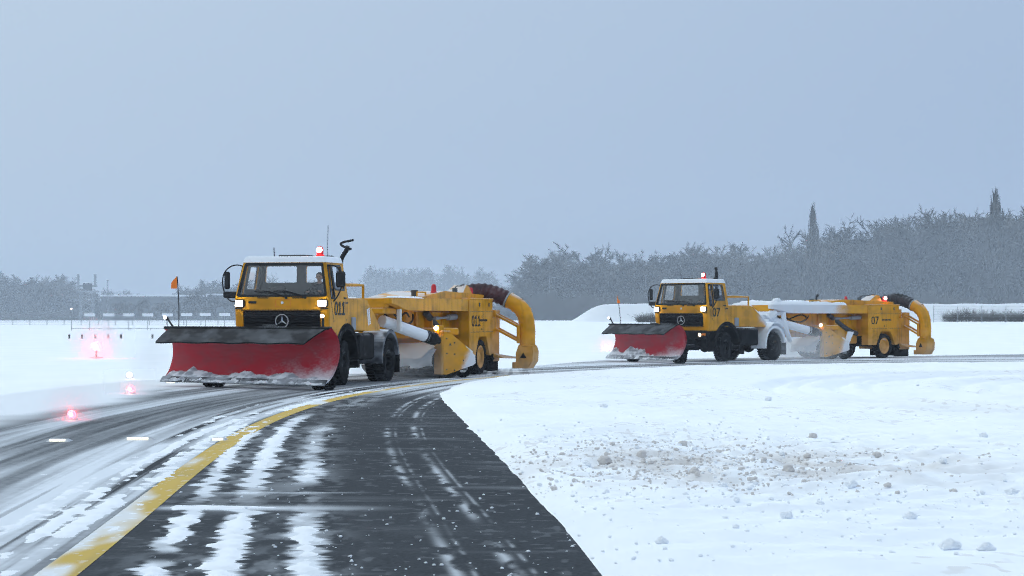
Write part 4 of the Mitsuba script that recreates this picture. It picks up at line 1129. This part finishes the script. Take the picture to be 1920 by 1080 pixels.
# ------------------------------------------------------------------ bare winter trees
def prisms(A, B, ra, rb, sides=3):
    A, B = np.asarray(A, float), np.asarray(B, float)
    t = B - A
    t /= np.linalg.norm(t, axis=1, keepdims=True) + 1e-9
    ref = np.where(np.abs(t[:, 2:3]) < .9, [[0, 0, 1.0]], [[1.0, 0, 0]])
    u = np.cross(t, ref)
    u /= np.linalg.norm(u, axis=1, keepdims=True)
    w = np.cross(t, u)
    n = len(A)
    V, F = [], []
    for k in range(sides):
        a = 2 * np.pi * k / sides
        e = math.cos(a) * u + math.sin(a) * w
        V += [A + e * np.asarray(ra)[:, None], B + e * np.asarray(rb)[:, None]]
    i = np.arange(n)
    for k in range(sides):
        p, q_, r_, s_ = 2 * k * n + i, ((2 * k + 2) % (2 * sides)) * n + i, ((2 * k + 3) % (2 * sides)) * n + i, (2 * k + 1) * n + i
        F += [np.stack([p, q_, r_], 1), np.stack([p, r_, s_], 1)]
    return trimesh.Trimesh(np.vstack(V), np.vstack(F), process=False)


def blades(A, B, w, g):
    A, B = np.asarray(A, float), np.asarray(B, float)
    t = B - A
    e = np.cross(t, g.normal(size=A.shape))
    e /= np.linalg.norm(e, axis=1, keepdims=True) + 1e-9
    e *= np.asarray(w)[:, None] / 2
    n = len(A)
    i = np.arange(n)
    return trimesh.Trimesh(np.vstack([A - e, A + e, B + e * .35, B - e * .35]), np.vstack([np.stack([i, i + n, i + 2 * n], 1), np.stack([i, i + 2 * n, i + 3 * n], 1)]), process=False)


def unit(v):
    return v / (np.linalg.norm(v) + 1e-9)


def bare_tree(seed, spread=.55, twig=.010):
    """a leafless broad tree one unit high: (trunk and limbs, crown of twigs)"""
    g = np.random.default_rng(seed)
    A, B, ra, rb, TA, TB, TW = [], [], [], [], [], [], []

    def grow(p, d, L, r, level):
        steps = 2 if level < 3 else 1
        q_ = p
        for s in range(steps):
            d2 = unit(d + g.normal(size=3) * .16 + [0, 0, .05])
            n_ = q_ + d2 * L / steps
            if level >= 3:
                TA.append(q_), TB.append(n_), TW.append(twig * (1.0 if level == 3 else .8))
            else:
                A.append(q_), B.append(n_), ra.append(r * (1 - .35 * s / steps)), rb.append(r * (1 - .35 * (s + 1) / steps))
            q_, d = n_, d2
            if level < 4:
                kids = (0, 4, 4, 5)[level] if level else (5 if s else 2)
                for _ in range(kids if level else kids):
                    side = g.normal(size=3) * [1, 1, .45]
                    k = .55 + .5 * g.random()
                    grow(q_ - d2 * L / steps * g.random() * .6, unit(d2 * .75 + unit(side) * spread * 1.5 + [0, 0, .12]), L * (.62 if level == 0 else .60) * k, r * .5, level + 1)
    grow(np.array([0, 0, 0.0]), np.array([0, 0, 1.0]), .50, .018, 0)
    tw = blades(TA, TB, TW, g)
    tk = prisms(A, B, ra, rb)
    top = np.percentile(np.array(tw.vertices)[:, 2], 99.5)
    for m in (tw, tk):
        m.vertices = np.array(m.vertices) / top
    return tk, tw


def poplar(seed, width=.085):
    g = np.random.default_rng(seed)
    A, B, ra, rb, TA, TB, TW = [], [], [], [], [], [], []
    for k in range(10):
        z0, z1 = k / 10, (k + 1) / 10
        A.append([.004 * math.sin(k), 0, z0]), B.append([.004 * math.sin(k + 1), 0, z1]), ra.append(.014 * (1 - z0) + .002), rb.append(.014 * (1 - z1) + .002)
    for _ in range(260):
        z = .06 + .84 * g.random() ** .9
        w_ = width * np.interp(z, [.05, .2, .42, .62, .78, .92], [.55, .85, 1.0, .70, .34, .06])
        a = g.random() * 2 * np.pi
        o = np.array([math.cos(a), math.sin(a), 0]) * w_ * (.25 + .75 * g.random() ** .6)
        p = np.array([0, 0, max(.02, z - .10)])
        m_ = p + o * .75 + [0, 0, .05]
        q_ = p + o + [0, 0, .12 + .05 * g.random()]
        for u, v, r0, r1 in ((p, m_, .004, .003), (m_, q_, .003, .0015)):
            A.append(u), B.append(v), ra.append(r0), rb.append(r1)
        for _ in range(6):
            s = m_ + (q_ - m_) * g.random()
            e = s + np.array([0, 0, 1.0]) * (.04 + .05 * g.random()) + o * .12 * g.random() + g.normal(size=3) * [.006, .006, 0]
            TA.append(s), TB.append(e), TW.append(.0075)
    return prisms(A, B, ra, rb), blades(TA, TB, TW, g)


def soft(mesh, key, centre=.55, **kw):
    """twigs lit as a crown: their normals lean outwards and up"""
    v = np.array(mesh.vertices)
    n_ = (v - [0, 0, centre]) * [1.6, 1.6, 1.0] + [0, 0, .25]
    n_ /= np.linalg.norm(n_, axis=1, keepdims=True) + 1e-9
    return n_


def crown_ply(mesh, key, M=None):
    n_ = soft(mesh, key)
    if M is not None:
        R = M[:3, :3] / np.linalg.norm(M[:3, :3], axis=0)
        n_ = n_ @ R.T
        mesh = moved(mesh, M)
    return {'type': 'ply', 'filename': meshkit.write_ply(mesh, normals=n_), 'face_normals': False, 'bsdf': {'type': 'ref', 'id': key}}


PROTO = [bare_tree(100 + k, (.50, .60, .55, .66, .45, .58)[k], .020) for k in range(6)]
for k, (tk, tw) in enumerate(PROTO):
    scene[f'tree_kind_{k}'] = {'type': 'shapegroup', 'trunk': mikit.ply(tk, 'bark', smooth=True), 'crown': crown_ply(tw, 'twigs')}
SOFT = [bare_tree(300 + k, (.50, .60, .55, .66, .45, .58)[k], .0095) for k in range(6)]
for k, (tk, tw) in enumerate(SOFT):
    scene[f'tree_kind_{k + 6}'] = {'type': 'shapegroup', 'trunk': mikit.ply(tk, 'bark', smooth=True), 'crown': crown_ply(tw, 'twigs')}
FINE = [bare_tree(200 + k, (.50, .60, .55, .66, .45, .58)[k], .013) for k in range(6)]
g = np.random.default_rng(5)
n_wood = [0]


def wood(profile, near_, far_, step, rows, spread=(.80, 1.06), name='woodland'):
    px0, px1 = profile[0][0], profile[-1][0]
    pxs, tops = zip(*profile)
    for r in range(rows):
        px = px0 + g.random() * step
        while px < px1:
            y = near_ + (far_ - near_) * (r + g.random()) / rows
            ptop = np.interp(px, pxs, tops)
            zt = EYE + (HORIZON - ptop) / FOCAL * y
            zb = float(height(0, y)) - .2
            lump = float(meshkit.fbm(np.array([px / 46.0, r * 3.7, 2.0]), 2, 77))
            h = (zt - zb) * g.uniform(*spread) * (.62 + .70 * lump) * (1.0 if r < rows / 2 else .84)
            n_wood[0] += 1
            s = h * g.uniform(.75, 1.15)
            scene[f'{name}__{n_wood[0]:03d}'] = {'type': 'instance', 'shapegroup': {'type': 'ref', 'id': f'tree_kind_{g.integers(6) + (6 if r < rows / 2 else 0)}'},
                                                 'to_world': T().translate([(px - 960) / FOCAL * y, y, zb]).rotate([0, 0, 1], float(g.uniform(0, 360))).scale([s, s, h])}
            px += step * g.uniform(.6, 1.4)


wood([(950, 560), (985, 505), (1060, 490), (1160, 492), (1260, 484), (1340, 474), (1450, 476), (1500, 472), (1560, 452), (1650, 446), (1740, 428), (1800, 418), (1920, 415), (2080, 410)], 640, 860, 14, 6)
wood([(630, 545), (700, 503), (780, 500), (830, 516), (880, 512), (940, 522), (1000, 520)], 1220, 1400, 14, 3)
wood([(200, 566), (250, 552), (300, 562), (345, 550), (400, 545), (470, 548)], 650, 690, 13, 1)
wood([(-80, 512), (30, 514), (60, 522), (130, 520), (165, 540), (260, 556), (330, 552), (380, 536), (430, 522), (635, 540)], 780, 900, 12, 4)
labels['woodland'] = {'label': 'hazy grey mass of bare winter trees along the far edge of the field', 'kind': 'stuff', 'category': 'woodland'}


def tree(px, ptop, y, kind, label, cat_='tree', wide=1.0, rot=0):
    tk, tw = kind
    zt, zb = EYE + (HORIZON - ptop) / FOCAL * y, float(height(0, y)) - .2
    h = zt - zb
    M = shift((px - 960) / FOCAL * y, y, zb, rot) @ np.diag([h * wide, h * wide, h, 1.0])
    t = Thing('poplar_tree' if cat_ == 'poplar' else 'bare_tree', label, 'poplar' if cat_ == 'poplar' else 'tree', None, M)
    t.part('trunk', tk, 'bark', smooth=False)
    scene[t.key + '__crown'] = crown_ply(tw, 'twigs', M)


POP = [poplar(3, .11), poplar(4, .125)]
tree(1524, 384, 630, POP[0], 'tall narrow poplar standing out alone above the truck numbered 07 trailer', 'poplar')
tree(1868, 352, 630, POP[1], 'tallest narrow poplar near the right margin of the photo', 'poplar', rot=40)
tree(1815, 398, 635, FINE[2], 'tall bare tree just left of the tallest poplar', wide=.9)
tree(1700, 412, 635, FINE[4], 'broad bare tree between the two poplars', wide=1.15, rot=70)
tree(1575, 424, 640, FINE[1], 'bare tree just right of the lone narrow poplar', wide=.9, rot=20)
tree(1028, 468, 790, FINE[3], 'broad round bare tree at the left end of the dark woodland', wide=1.25, rot=10)
tree(1136, 474, 790, FINE[0], 'round crowned bare tree second from the left end of the dark woodland', wide=1.1, rot=50)
tree(1368, 460, 790, FINE[5], 'bare tree rising behind the cab of the truck numbered 07', wide=1.1, rot=90)
tree(1905, 400, 635, FINE[0], 'bare tree at the right margin beyond the tallest poplar', wide=1.0, rot=130)


def scrub(key, label, px0, px1, y, h, n, seed, w=.05, deep=6, name=None):
    q_ = np.random.default_rng(seed)
    x0, x1 = (px0 - 960) / FOCAL * y, (px1 - 960) / FOCAL * y
    base = np.stack([q_.uniform(x0, x1, n), y + q_.uniform(-deep / 2, deep / 2, n), np.zeros(n)], 1)
    hh = h * (.35 + .65 * meshkit.fbm(np.stack([base[:, 0] * .25, base[:, 1] * 0, base[:, 0] * 0], -1), 3, seed)) * q_.uniform(.4, 1.25, n)
    base[:, 2] = height(base[:, 0], base[:, 1]) - .05 + hh * q_.uniform(0, .55, n)
    tip = base + np.stack([q_.normal(size=n) * .28 * h, q_.normal(size=n) * .28 * h, hh * .55], 1)
    b_ = blades(base, tip, np.full(n, w), q_)
    key = numbered(key)
    scene[key] = {'type': 'ply', 'filename': meshkit.write_ply(b_, normals=np.tile([[0, -.6, .8]], (len(b_.vertices), 1))), 'face_normals': False, 'bsdf': {'type': 'ref', 'id': 'scrub'}}
    labels[key] = {'label': label, 'kind': 'stuff'}


scrub('undergrowth', 'low tangle of bushes at the foot of the far woodland', 940, 2080, 636, 10.0, 16000, 71, .5, 18)
scrub('undergrowth', 'hazy bushes at the foot of the trees on the left', -60, 640, 770, 4.5, 6000, 72, .6, 12)
scrub('undergrowth', 'hazy bushes below the faint trees behind the nearest trailer', 640, 960, 1180, 12, 6000, 73, .7, 12)
scrub('hedge', 'thin dark brush in front of the snow bank at the right margin', 1772, 2050, 318, 2.0, 5000, 74, .05, 5)
scrub('hedge', 'thin brush beside the snow mound left of the farther truck', 1195, 1300, 300, 1.7, 1800, 75, .05, 4)


def depths(label, profile, y, frac, n, w, seed):
    """the dense inside of a far wood: many overlapping boughs and stems behind the first trees"""
    q_ = np.random.default_rng(seed)
    pxs, tops = zip(*profile)
    px = q_.uniform(pxs[0], pxs[-1], n)
    yy = y + q_.uniform(0, 40, n)
    zt = EYE + (HORIZON - np.interp(px, pxs, tops)) / FOCAL * yy
    hh = (zt - 1.1) * frac * (.70 + .5 * meshkit.fbm(np.stack([px / 38.0, px * 0, px * 0 + seed], -1), 3, seed))
    x = (px - 960) / FOCAL * yy
    base = np.stack([x, yy, 1.0 + hh * q_.uniform(0, .8, n) ** 1.0], 1)
    tip = base + np.stack([q_.normal(size=n) * .10 * hh, q_.normal(size=n) * .05 * hh, np.minimum(hh * q_.uniform(.14, .26, n), 1.0 + hh - base[:, 2] + .3)], 1)
    b_ = blades(base, tip, w * q_.uniform(.5, 1.3, n), q_)
    key = numbered('woodland_depths')
    scene[key] = {'type': 'ply', 'filename': meshkit.write_ply(b_, normals=np.tile([[0, -.6, .8]], (len(b_.vertices), 1))), 'face_normals': False, 'bsdf': {'type': 'ref', 'id': 'twigs'}}
    labels[key] = {'label': label, 'kind': 'stuff'}


depths('dense grey inside of the woodland on the right', [(950, 560), (985, 505), (1060, 490), (1160, 492), (1260, 484), (1340, 474), (1450, 476), (1500, 472), (1560, 452), (1650, 446), (1740, 428), (1800, 418), (1920, 415), (2080, 410)], 870, .80, 16000, 2.4, 91)
depths('dense hazy inside of the far wood behind the nearest trailer', [(630, 545), (700, 503), (780, 500), (830, 516), (880, 512), (940, 522), (1000, 520)], 1410, .80, 4000, 4.0, 92)
depths('dense hazy inside of the wood on the far left', [(-80, 512), (30, 514), (60, 522), (130, 520), (165, 540), (260, 556), (330, 552), (380, 536), (430, 522), (470, 540)], 905, .80, 6000, 3.2, 93)


def mound(name, label, px0, px1, ptop, y, deep, seed, flat=.25):
    x0, x1 = (px0 - 960) / FOCAL * y, (px1 - 960) / FOCAL * y
    h = EYE + (HORIZON - ptop) / FOCAL * y - float(height(0, y))
    U, V = np.meshgrid(np.linspace(-1, 1, 70), np.linspace(-1, 1, 24), indexing='ij')
    X_, Y_ = (x0 + x1) / 2 + U * (x1 - x0) / 2, y + V * deep
    prof = np.clip((1 - np.abs(U)) / flat, 0, 1) ** .8
    prof = prof * prof * (3 - 2 * prof) * np.clip((1 - np.abs(V)) / .8, 0, 1) ** 1.2
    n_ = meshkit.fbm(np.stack([X_ * .14, Y_ * .1, X_ * 0], -1), 3, seed)
    single(name, grid_mesh(np.stack([X_, Y_, height(X_, Y_) - .15 + h * prof * (.86 + .28 * n_)], -1)), 'snow', label, kind='structure', smooth=True)


mound('snow_mound', 'low rounded snow mound left of the farther truck', 1062, 1330, 570, 345, 9, 81, .55)
mound('snow_mound', 'long flat snow bank at the right edge of the field', 1560, 2300, 569, 350, 9, 82, .22)


# ------------------------------------------------------------------ far structures on the left
def at(px, y):
    return (px - 960) / FOCAL * y


def zz(py, y):
    return EYE + (HORIZON - py) / FOCAL * y


def low_building(name, label, px0, px1, ptop, y, deep, wall, n_win):
    t = Thing(name, label, 'building')
    x0, x1, z0, z1 = at(px0, y), at(px1, y), float(height(0, y)) - .2, zz(ptop, y)
    t.part('wall', box(x0, x1, y, y + deep, z0, z1 - .5, .05), wall)
    r = t.part('roof', box(x0 - .4, x1 + .4, y - .4, y + deep + .4, z1 - .5, z1, .06), 'plain_snow', label='flat roof covered with snow')
    w = (x1 - x0) / n_win
    for k in range(1, n_win):
        t.part('wall_pier', box(x0 + w * k - .12, x0 + w * k + .12, y - .08, y + .04, z0, z1 - .5, .02), wall)
    t.part('door', box(x0 + w * .35, x0 + w * .35 + 1.2, y - .08, y + .04, z0, z0 + 2.3, .02), 'trim_grey')


low_building('low_building', 'long dark flat roofed building in the haze behind the white light bars', 190, 372, 553, 740, 18, 'grey_wall', 10)
low_building('low_building', 'flat roofed building half hidden behind the nearest truck cab', 384, 635, 551, 760, 18, 'grey_wall', 5)
low_building('low_building', 'small building at the foot of the antenna tower', 118, 186, 561, 790, 10, 'grey_wall', 4)
y0 = 690
t = Thing('antenna_tower', 'pale tower with two upright antennas on a cross arm in the haze at far left', 'tower')
for px in (150, 172):
    for dy in (0, 3):
        t.part('tower_leg', box(at(px, y0) - .15, at(px, y0) + .15, y0 + dy - .15, y0 + dy + .15, 1, zz(546, y0), .02), 'galvanised')
for k in range(4):
    za, zb = zz(600 - 13 * k, y0), zz(587 - 13 * k, y0)
    t.part('cross_brace', cat(rod([at(150, y0), y0, za], [at(172, y0), y0, zb], .08, 5), rod([at(172, y0), y0, za], [at(150, y0), y0, zb], .08, 5)), 'galvanised')
t.part('platform', box(at(144, y0), at(182, y0), y0 - .5, y0 + 3.5, zz(548, y0), zz(545, y0), .05), 'galvanised')
t.part('equipment_cabin', box(at(155, y0), at(170, y0), y0, y0 + 2.5, zz(545, y0), zz(531, y0), .1), 'grey_wall')
t.part('cross_arm', box(at(142, y0), at(181, y0), y0 + 1, y0 + 1.3, zz(538, y0), zz(534, y0), .05), 'galvanised')
for px in (145, 177):
    t.part('antenna', box(at(px, y0) - .38, at(px, y0) + .38, y0 + .8, y0 + 1.5, zz(537, y0), zz(514, y0), .12), 'galvanised')


def pole(px, ptop, y, label, r=.07, arm=0, name='lamp_post', cat_='lamp post'):
    t = Thing(name, label, cat_)
    x, z0, z1 = at(px, y), float(height(0, y)) - .1, zz(ptop, y)
    t.part('post', tube([(x, y, z0), (x, y, z1)], [r, r * .6], 8), 'galvanised')
    if arm:
        t.part('arm', tube([(x, y, z1 - .1), (x + arm * .7, y, z1 + .25), (x + arm, y, z1 + .3)], r * .5, 6), 'galvanised')
        t.part('lamp_head', box(min(x + arm * .9, x + arm * 1.5), max(x + arm * .9, x + arm * 1.5), y - .15, y + .15, z1 + .24, z1 + .38, .04), 'pale_wall')
    else:
        t.part('cap', box(x - r * 1.6, x + r * 1.6, y - r * 1.6, y + r * 1.6, z1, z1 + r * 2, .01), 'pale_wall')


pole(202, 527, 480, 'thin dark pole in the haze above the long dark building', .12, 0, 'mast', 'pole')
pole(1030, 522, 635, 'street lamp with one arm in front of the dark woodland', .10, 1.4)
pole(1211, 517, 635, 'thin pole just left of the farther truck cab', .13, 0, 'mast', 'pole')


def fence(label, px0, px1, pbase, y, h, step):
    t = Thing('perimeter_fence', label, 'fence')
    xs_ = np.arange(at(px0, y), at(px1, y), step)
    z = float(height(0, y))
    for x in xs_:
        t.part('post', cat(box(x - .035, x + .035, y - .035, y + .035, z - .2, z + h, .006), rod([x, y, z + h], [x, y - .18, z + h + .22], .02, 5)), 'galvanised')
    for k in range(7):
        t.part('wire', rod([xs_[0], y, z + .1 + (h - .1) * k / 6], [xs_[-1], y, z + .1 + (h - .1) * k / 6], .012, 4), 'galvanised')


fence('thin grey wire fence across the field behind the white light bars', -40, 660, 615, 262, 1.0, 2.1)
fence('thin wire fence in front of the snow bank at the right margin', 1750, 2060, 604, 300, 2.2, 3.4)

# white light bars on thin posts, and the little edge markers before them
rail_y = where(300, 619)[1]
ORD = ('first', 'second', 'third', 'fourth', 'fifth', 'sixth', 'seventh', 'eighth')
for k, px in enumerate((168, 204, 241, 277, 314, 350, 385, 421)):
    x = at(px, rail_y)
    z = float(height(0, rail_y))
    t = Thing('approach_light', f'white light bar on a thin post, {ORD[k]} from the left of the row', 'light bar', 'row of white light bars in the field')
    z1 = zz(592 - .6 * (k > 4), rail_y)
    t.part('post', cat(box(x - .03, x + .03, rail_y - .03, rail_y + .03, z - .1, z1, .005)), 'galvanised')
    t.part('light_bar', box(x - .56, x + .56, rail_y - .14, rail_y + .14, z1 - .06, z1 + .24, .05), 'plain_snow')
    t.part('mast_tip', rod([x, rail_y, z1 + .14], [x, rail_y, z1 + .55], .012, 5), 'galvanised')
zr = float(height(0, rail_y))
t = Thing('rope_rail', 'thin low rail running along the foot of the white light bars', 'rail')
t.part('rail', rod([at(134, rail_y), rail_y + .1, zz(616, rail_y)], [at(635, rail_y), rail_y + .1, zz(616, rail_y)], .03, 5), 'galvanised')
for k in range(10):
    x = at(134 + 37 * k, rail_y)
    t.part('post', box(x - .02, x + .02, rail_y + .09, rail_y + .13, zr - .1, zz(615, rail_y), .004), 'galvanised')
t = Thing('beacon_pole', 'thin pole with a small lit lamp at the left end of the light bars', 'lamp pole')
x = at(134, rail_y)
t.part('post', box(x - .03, x + .03, rail_y - .03, rail_y + .03, zr - .1, zz(582, rail_y), .005), 'galvanised')
t.part('lamp', moved(trimesh.creation.icosphere(2, .07), shift(x, rail_y, zz(579, rail_y))), 'lens', **lit(6, 4.2, 3.8))
for k, px in enumerate((130, 154, 179, 203, 227, 286)):
    x, y = where(px, 634)
    t = Thing('edge_marker', f'short dark edge marker standing in the snow, {ORD[k]} from the left of the row', 'marker', 'row of edge markers in the snow')
    z = float(height(0, y))
    t.part('post', lathe_mesh([(.001, -.1), (.085, -.1), (.085, .30), (.001, .30)], (x, y, z), 10), 'chassis')
    t.part('cap', lathe_mesh([(.001, .295), (.10, .295), (.09, .345), (.001, .36)], (x, y, z), 10), 'plain_snow')


# ------------------------------------------------------------------ lights set in the taxiway
def ground_lamp(px, py, label, colour, core, r, glow, up=0.0, group=None):
    x, y = where(px, py)
    z = float(height(x, y))
    t = Thing('taxiway_light', label, 'light', group, shift(x, y, z))
    t.part('base', lathe_mesh([(.001, .03), (r * 1.3, .03), (r * 1.6, 0)], (0, 0, 0), 20), 'steel')
    if up:
        t.part('stem', rod([0, 0, .02], [0, 0, up], .035, 8), 'galvanised')
    t.part('lens', moved(trimesh.creation.icosphere(3, r), shift(0, 0, up + .03 + r * .8)), 'lens', **lit(*colour))
    if core:
        t.part('bulb_window', moved(trimesh.creation.icosphere(2, r * .42), shift(0, -r * .72, up + .03 + r * .85)), 'lens', **lit(*core))
    if glow:
        cloud('snow_mist', 'faint puff of blown snow around the ' + label, shift(x, y, z + up + glow * .35) @ np.diag([glow * 1.5, glow * 1.5, glow * 1.3, 1]), .85, int(px))


ground_lamp(245, 738, 'red lit taxiway light beside the far end of the red plow', (4, .03, .08), (20, 9, 10), .085, .33)
ground_lamp(135, 787, 'red lit taxiway light nearest to the viewer on the left', (8, .05, .12), (20, 9, 10), .075, .45)
ground_lamp(181, 671, 'large glowing red light in the snow below the edge markers', (9, .10, .14), (25, 20, 20), .20, .95, .32)
ground_lamp(243, 709, 'white lit taxiway light just above the far red one', (5, 4.9, 4.8), None, .08, 0)
ground_lamp(1138, 657, 'glowing pinkish light at the far end of the second plow', (9, 2.2, 2.5), (20, 16, 16), .13, .7)


def inset_lamp(px, py, w, label):
    x, y = where(px, py)
    t = Thing('inset_light', label, 'light', None, shift(x, y, 0))
    t.part('housing', hull([(-w * .6, -.16, 0), (w * .6, -.16, 0), (w * .6, .16, 0), (-w * .6, .16, 0), (-w * .45, -.05, .035), (w * .45, -.05, .035), (w * .45, .05, .035), (-w * .45, .05, .035)]), 'steel')
    for k in range(3):
        a = -w * .42 + w * .28 * k
        t.part('lens', box(a, a + w * .25, -.135, -.085, .012, .036, .004), 'lens', **lit(.46, .43, .31))


inset_lamp(262, 824, .36, 'low cream lit inset light in the swept lane, middle of the three')
inset_lamp(112, 827, .26, 'low cream lit inset light in the swept lane, left of the three')
inset_lamp(411, 825, .18, 'low cream lit inset light beside the yellow line')
inset_lamp(322, 718, .26, 'small white inset light in the swept lane near the far plow end')
